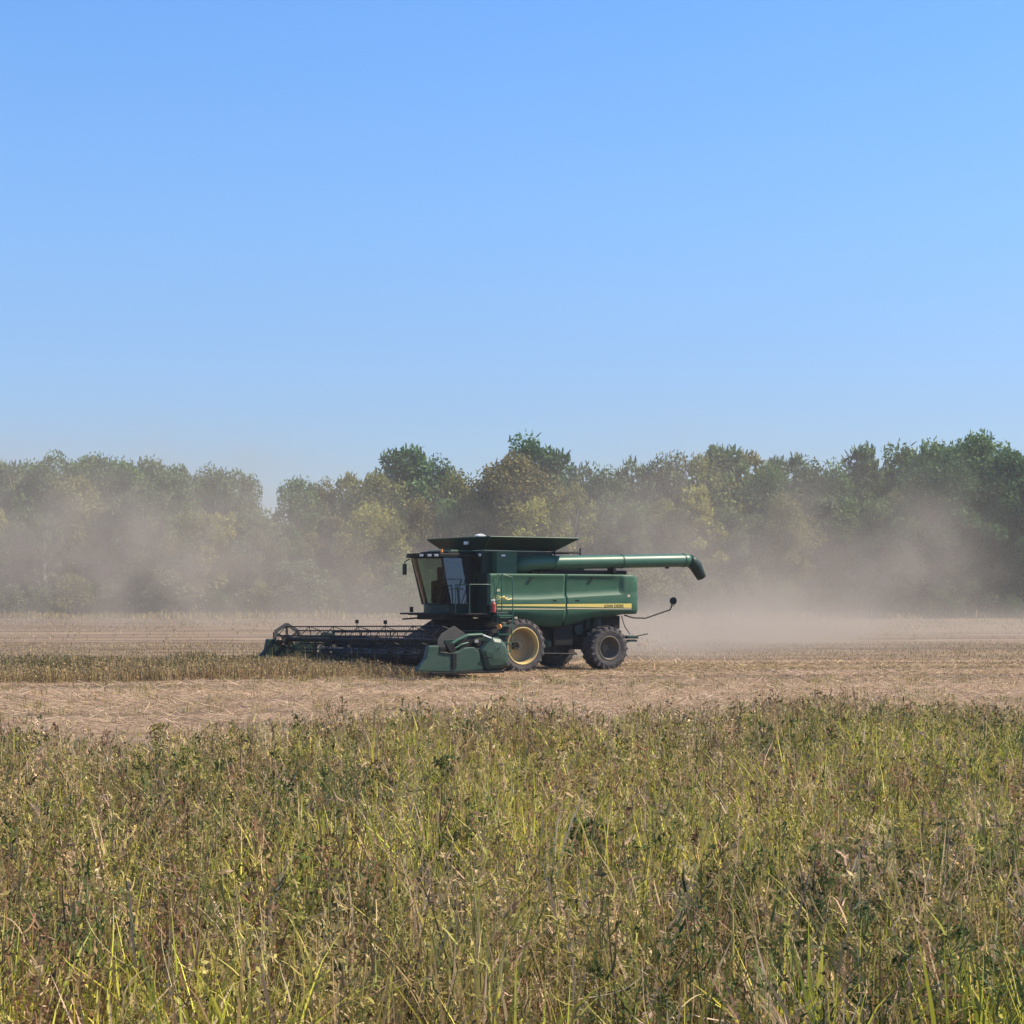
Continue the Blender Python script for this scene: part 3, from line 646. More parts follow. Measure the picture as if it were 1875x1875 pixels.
def end_shield(v, s):
    """green end of the header: front divider, middle skirt and the domed rear shield"""
    b = bmesh.new(); w_ = .20
    prism(b, [(6.30, .30), (6.15, .50), (5.95, .72), (5.86, 1.12), (5.50, 1.13), (5.36, .95), (5.0, .86), (4.72, .93), (4.5, 1.04), (4.12, 1.06), (3.93, .93), (3.72, .30), (4.9, .24)], v, v - s * w_)
    o1 = obj('divider', b, M['green_header'] if s > 0 else M['green_dark'], hd, bevel=.04)
    b = bmesh.new()
    rim_ = [(3.88, .93), (3.42, 1.38), (3.08, 1.33), (2.86, 1.12), (2.74, .78), (2.78, .42), (3.05, .31), (3.66, .28)]
    cen = (3.3, .82)
    A = [b.verts.new((p[0], v - s * .25, p[1])) for p in rim_]
    B_ = [b.verts.new((p[0], v, p[1])) for p in rim_]
    Cc = [b.verts.new((cen[0] + (p[0] - cen[0]) * .72, v + s * .10, cen[1] + (p[1] - cen[1]) * .72)) for p in rim_]
    D = [b.verts.new((cen[0] + (p[0] - cen[0]) * .3, v + s * .13, cen[1] + (p[1] - cen[1]) * .3)) for p in rim_]
    for i in range(8):
        j = (i + 1) % 8
        b.faces.new((A[i], A[j], B_[j], B_[i])); b.faces.new((B_[i], B_[j], Cc[j], Cc[i])); b.faces.new((Cc[i], Cc[j], D[j], D[i]))
    b.faces.new(D); b.faces.new(A[::-1])
    o2 = obj('rear_shield', b, M['green_header'] if s > 0 else M['green_dark'], hd, bevel=.055)
    b = bmesh.new()
    box(b, (4.35, v - s * .04, .22), (2.8, .12, .07)); box(b, (4.9, v + s * .02, .62), (.16, .05, .5)); tube(b, [(5.45, v + s * .02, .9), (4.95, v + s * .02, .84)], .025, 6)
    box(b, (5.35, v - s * .1, .98), (.2, .25, .2)); box(b, (4.95, v - s * .12, 1.02), (.24, .16, .3), (0, R(30), 0)); tube(b, [(5.2, v - s * .05, 1.2), (4.9, v - s * .05, .75)], .04)
    box(b, (3.5, v + s * .115, .72), (.30, .02, .035)); box(b, (3.28, v + s * .12, .98), (.2, .02, .05), (0, R(25), 0)); box(b, (3.75, v + s * .09, .72), (.1, .02, .08))
    obj('shield_fitting', b, M['black'], hd, bevel=.008)
    if s > 0:
        b = bmesh.new(); tube(b, [(5.05, v - .15, 1.08), (4.7, v - .15, 1.28), (4.3, v - .15, 1.44), (3.75, v - .15, 1.46), (3.55, v - .15, 1.38)], .055, 8)
        tube(b, [(4.95, v - .08, .95), (4.55, v - .08, 1.15), (4.3, v - .08, 1.2)], .03, 6)
        obj('lift_arm', b, M['green_pale'], hd)
        b = bmesh.new(); box(b, (4.3, v - .2, 1.15), (.75, .1, .35), (0, R(18), 0)); tube(b, [(3.95, v - .22, 1.2), (3.95, v + .02, 1.2)], .12, 12)
        obj('drive_chain', b, M['black'], hd, bevel=.02)
        b = bmesh.new(); box(b, (3.62, v + .01, 1.40), (.34, .04, .04), (0, R(-18), 0)); obj('hose_clip', b, M['white'], hd); b = bmesh.new(); box(b, (4.05, v + .02, 1.25), (.14, .05, .1)); obj('hose_clip', b, M['steel'], hd)
end_shield(VN, 1); end_shield(VF, -1)

# ------------------------------------------------------------------ field plants
BROWN = [(0.33, 0.235, 0.11), (0.44, 0.325, 0.16), (0.19, 0.13, 0.065), (0.52, 0.395, 0.21)]
TAN = [(0.54, 0.385, 0.265), (0.64, 0.475, 0.33), (0.45, 0.31, 0.205)]
YG = [(0.60, 0.55, 0.08), (0.47, 0.45, 0.07), (0.68, 0.62, 0.13), (0.35, 0.35, 0.06)]
OLIVE = [(0.27, 0.25, 0.065), (0.35, 0.30, 0.085), (0.17, 0.17, 0.048), (0.39, 0.32, 0.11)]
DKG = [(0.075, 0.10, 0.03), (0.10, 0.125, 0.04), (0.08, 0.10, 0.035)]
RED = [(0.24, 0.135, 0.07), (0.17, 0.11, 0.055), (0.32, 0.18, 0.10)]
GOLD = [(0.50, 0.36, 0.09), (0.42, 0.32, 0.10)]

def far_edge(x):      # where the near crop gives way to stubble, metres from the camera
    return 28.6 + 8.9 / (1 + np.exp(-(x + 1.5) / 2.6)) + (vnoise(x, x * 0, 1.9, 9) - .5) * 6 + (vnoise(x, x * 0, .5, 10) - .5) * 3

def scatter(n, y0, y1, margin=1.3):
    """points spread evenly over the ground wedge the camera and its neighbourhood can see"""
    y = np.sqrt(rng.uniform(y0 ** 2, y1 ** 2, n)); x = (rng.uniform(-1, 1, n)) * (0.274 * y * margin + 2.6)
    return x, y

def pop_field():
    B = Bulk()
    def h_at(x, y): return (.62 + .30 * vnoise(x, y, 2.6, 11) + .26 * vnoise(x, y, .7, 12) - .04) * np.clip(.42 + (far_edge(x) - y) / 9, .3, 1)
    def keep(x, y, pw=.7): return rng.random(len(x)) < np.clip((far_edge(x) + 1.2 - y) / 9, 0, 1) ** (pw + .4)
    def patch(x, y):
        return (vnoise(x, y, 3.0, 21) * .6 + vnoise(x, y, .9, 22) * .4, vnoise(x, y, 1.6, 23) * .5 + vnoise(x, y, .5, 24) * .5, vnoise(x, y, 1.9, 25) * .5 + vnoise(x, y, .5, 26) * .5)
    def rep(a, k): return np.repeat(a, k, 0)
    # grass tussocks, each one colour family
    x, y = scatter(31000, 9.0, 41); a, c, d = patch(x, y)
    k = keep(x, y) & (rng.random(len(x)) < np.clip((a - .28) * 3, .25, 1) * np.clip(1.5 - y / 40, .55, 1)); x, y, a, d = x[k], y[k], a[k], d[k]; n = len(x)
    u = rng.random(n); pc = pick(OLIVE + BROWN, n, .3)
    m_ = u < np.clip((a - .43) * 7, .10, .97); pc[m_] = pick(YG, m_.sum(), .25)
    m_ = u > .78; pc[m_] = pick(TAN, m_.sum(), .25); m_ = (d > .64) & (u > .6); pc[m_] = pick(RED + BROWN, m_.sum(), .25); m_ = (u > .775) & (u < .79); pc[m_] = pick(GOLD, m_.sum())
    e_ = rng.random(n) < np.clip(1.15 - (far_edge(x) - y) / 9, 0, .88); pc[e_] = pick(TAN + BROWN, e_.sum(), .3)
    nb = 13; h = rep(h_at(x, y) * rng.uniform(.55, 1.18, n), nb); N = n * nb
    ox = rng.normal(0, .055, N); oy = rng.normal(0, .055, N); az = np.arctan2(oy, ox) + rng.normal(0, .6, N)
    base = np.stack([rep(x, nb) + ox, rep(y, nb) + oy, np.zeros(N)], 1)
    B.add(strips(base, h * rng.uniform(.5, 1.12, N), rng.uniform(.013, .036, N), np.abs(rng.normal(.12, .16, N)), az, np.abs(rng.normal(.45, .95, N)), np.full(N, .06), 5, .95), rep(pc, nb) * rng.uniform(.75, 1.3, (N, 1)))
    # branching weeds gone to seed
    x, y = scatter(34000, 9.0, 41); a, c, d = patch(x, y); k = keep(x, y, .5) & (rng.random(len(x)) < np.clip(1.5 - y / 40, .55, 1)); x, y, a, c, d = x[k], y[k], a[k], c[k], d[k]; n = len(x)
    u = rng.random(n); pc = pick(BROWN + OLIVE[:2], n, .3)
    m_ = u < .30; pc[m_] = pick(OLIVE, m_.sum(), .3); m_ = u > .93; pc[m_] = pick(TAN[2:], m_.sum(), .2)
    m_ = (d > .62) & (u > .62); pc[m_] = pick(RED, m_.sum(), .3); m_ = (c > .60) & (u < .6); pc[m_] = pick(DKG, m_.sum(), .3)
    e_ = rng.random(n) < np.clip(1.15 - (far_edge(x) - y) / 9, 0, .88); pc[e_] = pick(TAN + BROWN + BROWN, e_.sum(), .3)
    H = h_at(x, y) * rng.uniform(.55, 1.22, n); lean = np.abs(rng.normal(0, .16, n)); az = rng.uniform(0, 6.28, n); sc_ = 1 + (y - 10) * .014
    B.add(strips(np.stack([x, y, np.zeros(n)], 1), H, rng.uniform(.007, .013, n) * sc_, lean, az, rng.normal(0, .2, n), np.full(n, .07), 5, .6), pc)
    nb = 13; N = n * nb; t = rng.uniform(.25, .98, N); hh = rep(H, nb); sl = np.sin(rep(lean, nb)) * hh * t
    bx = rep(x, nb) + sl * np.cos(rep(az, nb)); by = rep(y, nb) + sl * np.sin(rep(az, nb)); bz = hh * t * np.cos(rep(lean, nb)); ba = rng.uniform(0, 6.28, N); bl = rng.uniform(.07, .26, N) * (1.15 - .6 * t); bt = rng.uniform(.4, 1.6, N)
    B.add(strips(np.stack([bx, by, bz], 1), bl, rng.uniform(.008, .016, N) * rep(sc_, nb), bt, ba, rng.normal(-.2, .7, N), np.full(N, .16), 3, .5), rep(pc, nb) * rng.uniform(.75, 1.3, (N, 1)))
    nl = 30; N = n * nl; q = rng.integers(0, nb, N) + np.repeat(np.arange(n), nl) * nb; f = rng.uniform(.3, 1.1, N)
    cen = np.stack([bx[q] + np.sin(bt[q]) * np.cos(ba[q]) * bl[q] * f, by[q] + np.sin(bt[q]) * np.sin(ba[q]) * bl[q] * f, bz[q] + np.cos(bt[q]) * bl[q] * f * .8], 1) + rng.normal(0, .012, (N, 3))
    leafy = rep(rng.uniform(.6, 1.35, n), nl)
    B.add(leaves(cen, rng.uniform(.020, .055, N) * leafy * rep(sc_, nl), .42), rep(pc, nl) * rng.uniform(.6, 1.22, (N, 1)))
    # low tangle filling in beneath
    x, y = scatter(175000, 9.0, 41); k = keep(x, y); x, y = x[k], y[k]; n = len(x)
    B.add(strips(np.stack([x, y, np.zeros(n)], 1), h_at(x, y) * rng.uniform(.25, .75, n), rng.uniform(.007, .014, n) * (1 + (y - 10) * .015), np.abs(rng.normal(0, .4, n)), rng.uniform(0, 6.28, n), rng.normal(0, .8, n), rng.uniform(.05, .3, n), 4, .7), pick(BROWN + OLIVE, n, .35))
    # dry leaves curling among the tops, long pale stalks leaning across
    x, y = scatter(8000, 9.0, 36); k = keep(x, y); x, y = x[k], y[k]; n = len(x)
    B.add(strips(np.stack([x, y, h_at(x, y) * rng.uniform(.15, .75, n)], 1), rng.uniform(.2, .6, n), rng.uniform(.007, .013, n), rng.uniform(.2, 1.5, n), rng.uniform(0, 6.28, n), rng.normal(.4, .8, n), np.full(n, .07), 6, .6), pick(TAN[2:] + BROWN[3:], n, .3))
    o = B.obj('crop', M['plant'])
    tag(o, 'weedy mix of brown crop stems and yellow green grass filling the foreground', 'crop', kind='stuff')
pop_field()

def pop_stubble():
    B = Bulk()
    # lying straw, thicker and paler where the windrows fell
    def pal(x, y, n):
        q = -x * math.sin(R(8)) + y * math.cos(R(8)); w_ = vnoise(q, q * 0, 2.2, 61) * .7 + vnoise(x, y, 3, 62) * .3
        col = pick(TAN, n, .3); m_ = rng.random(n) < np.clip(1.45 - w_ * 2.4, .10, .9); col[m_] = pick(BROWN, m_.sum(), .3); return col
    def lay(n, y0, y1, l0, l1, w0, w1, zmax, cond):
        x, y = scatter(n, y0, y1, 1.25); k = cond(x, y); x, y = x[k], y[k]; n = len(x)
        base = np.stack([x, y, rng.uniform(.01, zmax, n)], 1)
        q = -x * math.sin(R(8)) + y * math.cos(R(8)); bd = vnoise(q, q * 0, 1.5, 71) * .6 + vnoise(x, y, 1.8, 72) * .4
        k = rng.random(n) < np.clip((bd - .28) * 3.2, .10, 1); x, y = x[k], y[k]; n = len(x); base = np.stack([x, y, rng.uniform(.01, zmax, n)], 1)
        az = R(8) + rng.normal(0, .55, n) + math.pi * rng.integers(0, 2, n)
        B.add(strips(base, rng.uniform(l0, l1, n), rng.uniform(w0, w1, n) * (y / 40), rng.normal(1.52, .10, n), az, rng.normal(0, .15, n), rng.uniform(.03, .14, n), 3, .4), pal(x, y, n))
    lay(250000, 26, 78, .12, .55, .009, .022, .05, lambda x, y: y > far_edge(x) - 3)
    # cut stems standing in rows
    x, y = scatter(75000, 26, 110, 1.25)
    d = R(8); q = -x * math.sin(d) + y * math.cos(d); row = np.round(q / .95) * .95
    q2 = row + rng.normal(0, .09, len(x)); p = x * math.cos(d) + y * math.sin(d)
    x = p * math.cos(d) - q2 * math.sin(d); y = p * math.sin(d) + q2 * math.cos(d)
    k = y > far_edge(x) - 2; x, y = x[k], y[k]; n = len(x)
    B.add(strips(np.stack([x, y, np.zeros(n)], 1), rng.uniform(.04, .13, n), rng.uniform(.008, .013, n) * (y / 40), np.abs(rng.normal(0, .4, n)), rng.uniform(0, 6.28, n), rng.normal(0, .4, n), rng.uniform(.05, .3, n), 2, .3), pick(BROWN, n, .35) * .8)
    # tufts of missed weeds
    x0, y0 = scatter(420, 30, 62, 1.2); k = y0 > far_edge(x0) - .5; x0, y0 = x0[k], y0[k]
    r_ = np.repeat(np.arange(len(x0)), 26); n = len(r_)
    x = x0[r_] + rng.normal(0, .14, n); y = y0[r_] + rng.normal(0, .14, n)
    B.add(strips(np.stack([x, y, np.zeros(n)], 1), rng.uniform(.06, .26, n), rng.uniform(.008, .014, n) * (y / 35), np.abs(rng.normal(0, .5, n)), rng.uniform(0, 6.28, n), rng.normal(0, .6, n), rng.uniform(.1, .3, n), 3, .6), pick(OLIVE + BROWN, n, .3))
    # distant weeds and clods across the far field, thicker along the wood
    x0, y0 = scatter(3600, 66, 246, 1.15); k = rng.random(len(x0)) < vnoise(x0, y0, 6, 91) * 1.3; x0, y0 = x0[k], y0[k]; r_ = np.repeat(np.arange(len(x0)), 5); n = len(r_); sp_ = .25 + y0[r_] / 500
    x = x0[r_] + rng.normal(0, 1, n) * sp_ * 2; y = y0[r_] + rng.normal(0, 1, n) * sp_
    B.add(strips(np.stack([x, y, np.zeros(n)], 1), rng.uniform(.04, .17, n) * np.clip(y / 110, .6, 1.8), rng.uniform(.02, .06, n) * np.clip(y / 80, .6, 2.4), np.abs(rng.normal(0, .7, n)), rng.uniform(0, 6.28, n), rng.normal(0, .5, n), np.full(n, .1), 2, .5), pick(BROWN + OLIVE[:1] + TAN[2:], n, .3))
    n = 16000; x = rng.uniform(-90, 90, n); y = 247 - 9 * rng.random(n) ** 2.2 * (.3 + 1.2 * vnoise(x, x * 0, 5, 81))
    B.add(strips(np.stack([x, y, np.zeros(n)], 1), rng.uniform(.2, 1.1, n) * (.35 + vnoise(x, y, 4, 82)), rng.uniform(.08, .22, n), np.abs(rng.normal(0, .4, n)), rng.uniform(0, 6.28, n), rng.normal(0, .5, n), np.full(n, .1), 2, .5), pick(BROWN + OLIVE, n, .3))
    o = B.obj('straw', M['plant']); tag(o, 'cut stubble and loose straw lying over the harvested strip', 'straw', kind='stuff')
pop_stubble()

def pop_standing():
    """uncut crop in front of the header, on the left"""
    B = Bulk(); F = np.array([-math.cos(R(33)), -math.sin(R(33))]); Lv = np.array([math.sin(R(33)), -math.cos(R(33))])
    def pts(n, umax=24):
        u = 4.7 + rng.uniform(0, 1, n) ** .9 * umax; v = -7.2 + (8.6 + 3.6 * np.exp(-(u - 4.7) / 3.5)) * rng.random(n) ** 1.5
        e = (vnoise(u, v * 0, 2.0, 31) - .5) * .8
        v = np.where(v > 0, v + e * v / 6, v)
        return CO[0] + u * F[0] + v * Lv[0], CO[1] + u * F[1] + v * Lv[1], u, v
    x, y, u, v = pts(46000); n = len(x); hh = (.26 + .42 * vnoise(x, y, 1.3, 32)) * np.where(u < 5.6, 1.1, 1) * np.clip(1.1 - (v + 2) * .07, .55, 1.1)
    green = vnoise(x, y, 2.4, 33) * .4 + np.clip((-v + .5) / 6, 0, 1) * .6
    col = pick(BROWN[:3], n, .3); m_ = rng.random(n) < np.clip(green * .8 - .12, 0, .5); col[m_] = pick([(.11, .115, .05), (.085, .10, .045), (.15, .14, .07)], m_.sum(), .3); m_ = rng.random(n) < .10; col[m_] = pick(TAN, m_.sum())
    B.add(strips(np.stack([x, y, np.zeros(n)], 1), hh * rng.uniform(.6, 1.15, n), rng.uniform(.012, .026, n), np.abs(rng.normal(0, .2, n)), rng.uniform(0, 6.28, n), rng.normal(0, .5, n), rng.uniform(.08, .25, n), 4, .6), col)
    x, y, u, v = pts(70000); n = len(x); hh = (.26 + .42 * vnoise(x, y, 1.3, 32)) * np.where(u < 5.6, 1.1, 1) * np.clip(1.1 - (v + 2) * .07, .55, 1.1)
    green = vnoise(x, y, 2.4, 33) * .4 + np.clip((-v + .5) / 6, 0, 1) * .6
    col = pick(BROWN[:3], n, .3); m_ = rng.random(n) < np.clip(green * .8 - .12, 0, .5); col[m_] = pick([(.11, .115, .05), (.085, .10, .045), (.15, .14, .07)], m_.sum(), .3)
    B.add(leaves(np.stack([x, y, hh * rng.uniform(.25, 1.0, n)], 1), rng.uniform(.04, .11, n), .5), col)
    x, y, u, v = pts(320); n = len(x); dv = rng.uniform(0, 2.6, n); x = x + dv * Lv[0]; y = y + dv * Lv[1]
    B.add(strips(np.stack([x, y, np.zeros(n)], 1), rng.uniform(.35, 1.0, n), np.full(n, .018), np.abs(rng.normal(0, .1, n)), rng.uniform(0, 6.28, n), rng.normal(0, .2, n), np.full(n, .05), 4, .5), pick(BROWN + OLIVE, n))
    o = B.obj('standing_crop', M['plant']); tag(o, 'uncut brown and green crop standing in front of the cutting header', 'crop', kind='stuff')
pop_standing()

def flying_straw():
    B = Bulk(); n = 520; t = rng.random(n)
    u = -6.0 - t * 3.2; v = rng.normal(.6, .5, n); z = np.clip(1.15 - t * 1.0 + rng.normal(0, .16, n), .05, 2)
    F = np.array([-math.cos(R(33)), -math.sin(R(33))]); Lv = np.array([math.sin(R(33)), -math.cos(R(33))])
    x = CO[0] + u * F[0] + v * Lv[0]; y = CO[1] + u * F[1] + v * Lv[1]
    B.add(strips(np.stack([x, y, z], 1), rng.uniform(.04, .2, n), rng.uniform(.008, .02, n), rng.uniform(.5, 2.5, n), rng.uniform(0, 6.28, n), rng.normal(0, 1, n), np.full(n, .2), 2, .3), pick(TAN, n))
    o = B.obj('flying_chaff', M['plant']); tag(o, 'bits of straw thrown out behind the rear wheel of the harvester', 'chaff', kind='stuff')
flying_straw()

# a few weeds that stand out of the foreground
def weed(name, x, y, h, spread, pal, label, cat, nleaf, leaf, stems=7, group=None):
    B = Bulk(); base = np.zeros((stems, 3)); base[:, :2] = rng.normal(0, spread * .45, (stems, 2)); stems_ = stems
    B.add(strips(base, rng.uniform(.75, 1.0, stems) * h, np.full(stems, .01), np.abs(rng.normal(0, .25, stems)), rng.uniform(0, 6.28, stems), rng.normal(0, .3, stems), np.full(stems, .05), 6, .5), pick(pal, stems))
    t = rng.random(nleaf) ** .7; a = rng.uniform(0, 6.28, nleaf); r_ = spread * 1.3 * rng.uniform(.1, 1, nleaf) * (1 - .5 * t)
    B.add(leaves(np.stack([r_ * np.cos(a), r_ * np.sin(a), h * (.15 + .85 * t)], 1), rng.uniform(.6, 1.3, nleaf) * leaf, .55), pick(pal, nleaf, .3))
    o = B.obj(name, M['plant']); o.location = (x, y, 0); tag(o, label, cat, group); return o
def at(px, py, z):    # ground position of something z metres tall whose top shows at a given place
    y = (CAM_H - z) * 3420 / (py - 1095); return ((px - 937.5) / 3420 * y, y)
for (px, py, h, sp, lab) in ((1075, 1500, .88, .24, 'dark green leafy weed in the middle of the foreground, below the rear wheel'),
                             (850, 1318, .95, .30, 'dark green bushy weed at the back edge of the crop, below the header shield'),
                             (815, 1385, .85, .22, 'blue green leafy weed just in front of the bushy dark one'),
                             (60, 1340, .90, .35, 'grey brown bushy weed at the far left back edge of the crop'),
                             (290, 1325, .85, .25, 'dull olive weed poking over the tan stubble on the left')):
    x, y = at(px, py, h); weed('leafy_weed', x, y, h, sp, DKG + OLIVE[2:3] if px > 700 else OLIVE + BROWN, lab, 'weed', 420, .06, group='leafy weeds rising from the crop')
def seed_grass(px, py, h, az, lab):
    x, y = at(px, py, h * .9); root = empty('seed_grass', (x, y, 0)); tag(root, lab, 'grass stalk', 'seeding grass stalks in the foreground')
    pts = []; p = Vector((0, 0, 0)); a = .08
    for i in range(12):
        pts.append(p.copy()); a += .05 + .012 * i; p = p + Vector((math.sin(a) * math.cos(az), math.sin(a) * math.sin(az), math.cos(a))) * h / 10.5
    b = bmesh.new(); tube(b, pts, [.005] * 8 + [.003] * 4, 5); obj('stalk', b, M['straw'], root)
    B = Bulk(); n = 420; t = rng.random(n) * 3 + 8; i = np.minimum(t.astype(int), 10); f = t - i
    P = np.array([list(q) for q in pts]); cen = P[i] * (1 - f[:, None]) + P[i + 1] * f[:, None]
    B.add(strips(cen, rng.uniform(.015, .032, n), np.full(n, .0035), rng.uniform(0, 3.1, n), rng.uniform(0, 6.28, n), np.zeros(n), np.full(n, .05), 1, .6), pick(TAN, n, .2)); B.obj('seed_head', M['plant'], root)
M['straw'] = paint('dry_stalk', (0.45, 0.36, 0.18), .8, .2)
seed_grass(1050, 1570, .95, -.5, 'arching pale seed head of grass, tallest near the middle of the foreground')
seed_grass(1500, 1640, .9, 2.4, 'pale seed head of grass bending left at the lower right')
seed_grass(1095, 1720, .85, -1.0, 'small drooping seed head of grass below the arching pale one')
seed_grass(235, 1690, .9, .3, 'leaning tan seed head of grass at the lower left')

# ------------------------------------------------------------------ trees
def crown_mesh(name, kind, seed):
    """unit tree 1 m tall (scaled later): leaf clumps on branching lobes"""
    global rng
    keep = rng; rng = np.random.default_rng(seed)
    rs = rng; B = Bulk(); lobes = []
    nl = {'round': 46, 'tall': 40, 'spread': 50, 'pine': 44, 'airy': 34, 'bush': 26}[kind]
    for i in range(nl):
        t = (i + rs.random()) / nl; a = i * 2.4 + rs.uniform(-.6, .6)
        if kind == 'round': z = .18 + .74 * t; rad = .27 * math.sin(math.pi * min(1, (t * .82 + .18))) ** .6
        elif kind == 'tall': z = .12 + .84 * t; rad = .17 * (math.sin(math.pi * (t * .85 + .12)) ** .8)
        elif kind == 'spread': z = .22 + .68 * t; rad = .36 * math.sin(math.pi * (t * .75 + .2)) ** .7
        elif kind == 'pine': z = .15 + .83 * t; rad = .22 * (1 - t) ** .8 + .02
        elif kind == 'airy': z = .25 + .68 * t; rad = .25 * math.sin(math.pi * (t * .8 + .15)) ** .6
        else: z = .1 + .75 * t; rad = .45 * math.sin(math.pi * (t * .7 + .25))
        rr = rad * rs.uniform(.45, 1.0)
        s = {'round': .085, 'tall': .062, 'spread': .085, 'pine': .05, 'airy': .055, 'bush': .15}[kind] * rs.uniform(.6, 1.25)
        lobes.append((rr * math.cos(a), rr * math.sin(a), z, s))
    for (lx, ly, lz, s) in lobes:
        n = int({'bush': 150, 'airy': 150}.get(kind, 230) * rs.uniform(.7, 1.3))
        d = rs.normal(0, 1, (n, 3)); d /= np.linalg.norm(d, axis=1)[:, None]
        r_ = rs.uniform(.45, 1.15, n) ** .6
        c = np.array([lx, ly, lz]) + d * (r_ * s)[:, None] * np.array([1, 1, .8])
        tone = rs.uniform(.6, 1.35)
        B.add(leaves(c, rs.uniform(.014, .030, n) * (2.2 if kind == 'bush' else 1), .62), pick([(1, 1, 1), (.85, .95, .8), (1.12, 1.05, .8)], n, .25) * tone)
        # ragged sprigs reaching out of the clump
        up = 1.7 if (kind in ('tall', 'airy') and lz > .72) else 1.0
        m_ = n // 8; d = rs.normal(0, 1, (m_, 3)); d[:, 2] = np.abs(d[:, 2]); d /= np.linalg.norm(d, axis=1)[:, None]
        c = np.array([lx, ly, lz]) + d * s
        B.add(strips(c, up * rs.uniform(.010, .026, m_) * (1.5 if kind == 'bush' else 1), np.full(m_, .010), rs.uniform(0, 1.3 / up, m_), rs.uniform(0, 6.28, m_), np.zeros(m_), np.full(m_, .15), 2, .6), pick([(1, 1, 1), (1.1, 1.05, .85)], m_, .2) * tone)
    me = B.build(name, M['leaf']); rng = keep
    return me, lobes

def trunk_mesh(name, lobes, kind, mat):
    b = bmesh.new(); top = .9 if kind in ('tall', 'pine') else .72
    bend = random.uniform(-.02, .02)
    pts = [(bend * math.sin(t * 3), bend * math.cos(t * 2.3) - bend, t * top) for t in np.linspace(0, 1, 7)]
    tube(b, pts, [.020 * (1 - .85 * t) + .003 for t in np.linspace(0, 1, 7)], 8)
    for (lx, ly, lz, s) in lobes[::2]:
        z0 = max(.1, lz * .72 - .05); tube(b, [(0, 0, z0), (lx * .5, ly * .5, (z0 + lz) / 2 - .01), (lx, ly, lz)], [.008, .005, .002], 5)
    me = bpy.data.meshes.new(name); bm_ = b; bmesh.ops.recalc_face_normals(bm_, faces=bm_.faces[:]); bm_.to_mesh(me); bm_.free(); me.materials.append(mat)
    return me

PROTO = {}
for kind, cnt in (('round', 3), ('tall', 3), ('spread', 2), ('pine', 1), ('airy', 2), ('bush', 2)):
    PROTO[kind] = []
    for i in range(cnt):
        cm, lob = crown_mesh('crown', kind, 100 + i * 7 + len(kind) * 31)
        PROTO[kind].append((cm, trunk_mesh('trunk', lob, kind, M['bark_pale'] if kind == 'airy' else M['bark'])))

TC = {'dull': (0.14, 0.20, 0.085), 'olive': (0.24, 0.24, 0.075), 'yellow': (0.38, 0.36, 0.09), 'dark': (0.085, 0.165, 0.06), 'brown': (0.23, 0.20, 0.075), 'mid': (0.13, 0.21, 0.07), 'grey': (0.18, 0.22, 0.12)}
def tree(px, top_py, y, kind, colr, label, group, wide=1.0, name=None, base_z=0):
    x = (px - 937.5) / 3420 * y; h = (CAM_H + (1095 - top_py) * y / 3420) / .975
    t = empty(name or ('shrub' if kind == 'bush' else 'tree'), (x, y, base_z), random.uniform(0, 6.28))
    tag(t, label, 'shrub' if kind == 'bush' else 'tree', group)
    cm, tm = random.choice(PROTO[kind])
    for nm, me in (('crown', cm), ('trunk', tm)):
        o = bpy.data.objects.new(nm, me); C.objects.link(o); o.parent = t; o.scale = (h * wide, h * wide, h)
        k = random.uniform(.85, 1.15); c_ = TC[colr]; o.color = (c_[0] * k, c_[1] * k, c_[2] * k, 1)
    return t
ORD = 'first second third fourth fifth sixth seventh eighth ninth tenth eleventh twelfth thirteenth fourteenth fifteenth sixteenth seventeenth eighteenth nineteenth twentieth'.split()
TONE = {'dull': 'dull green', 'olive': 'olive green', 'yellow': 'yellow green', 'dark': 'dark green', 'brown': 'brownish', 'mid': 'mid green', 'grey': 'grey green'}
SHAPE = {'round': 'round-topped', 'tall': 'narrow', 'spread': 'broad', 'pine': 'pointed', 'airy': 'thin open', 'bush': 'low bushy'}
GB = 'trees making the skyline of the wood'; GF = 'lower trees along the front of the wood'
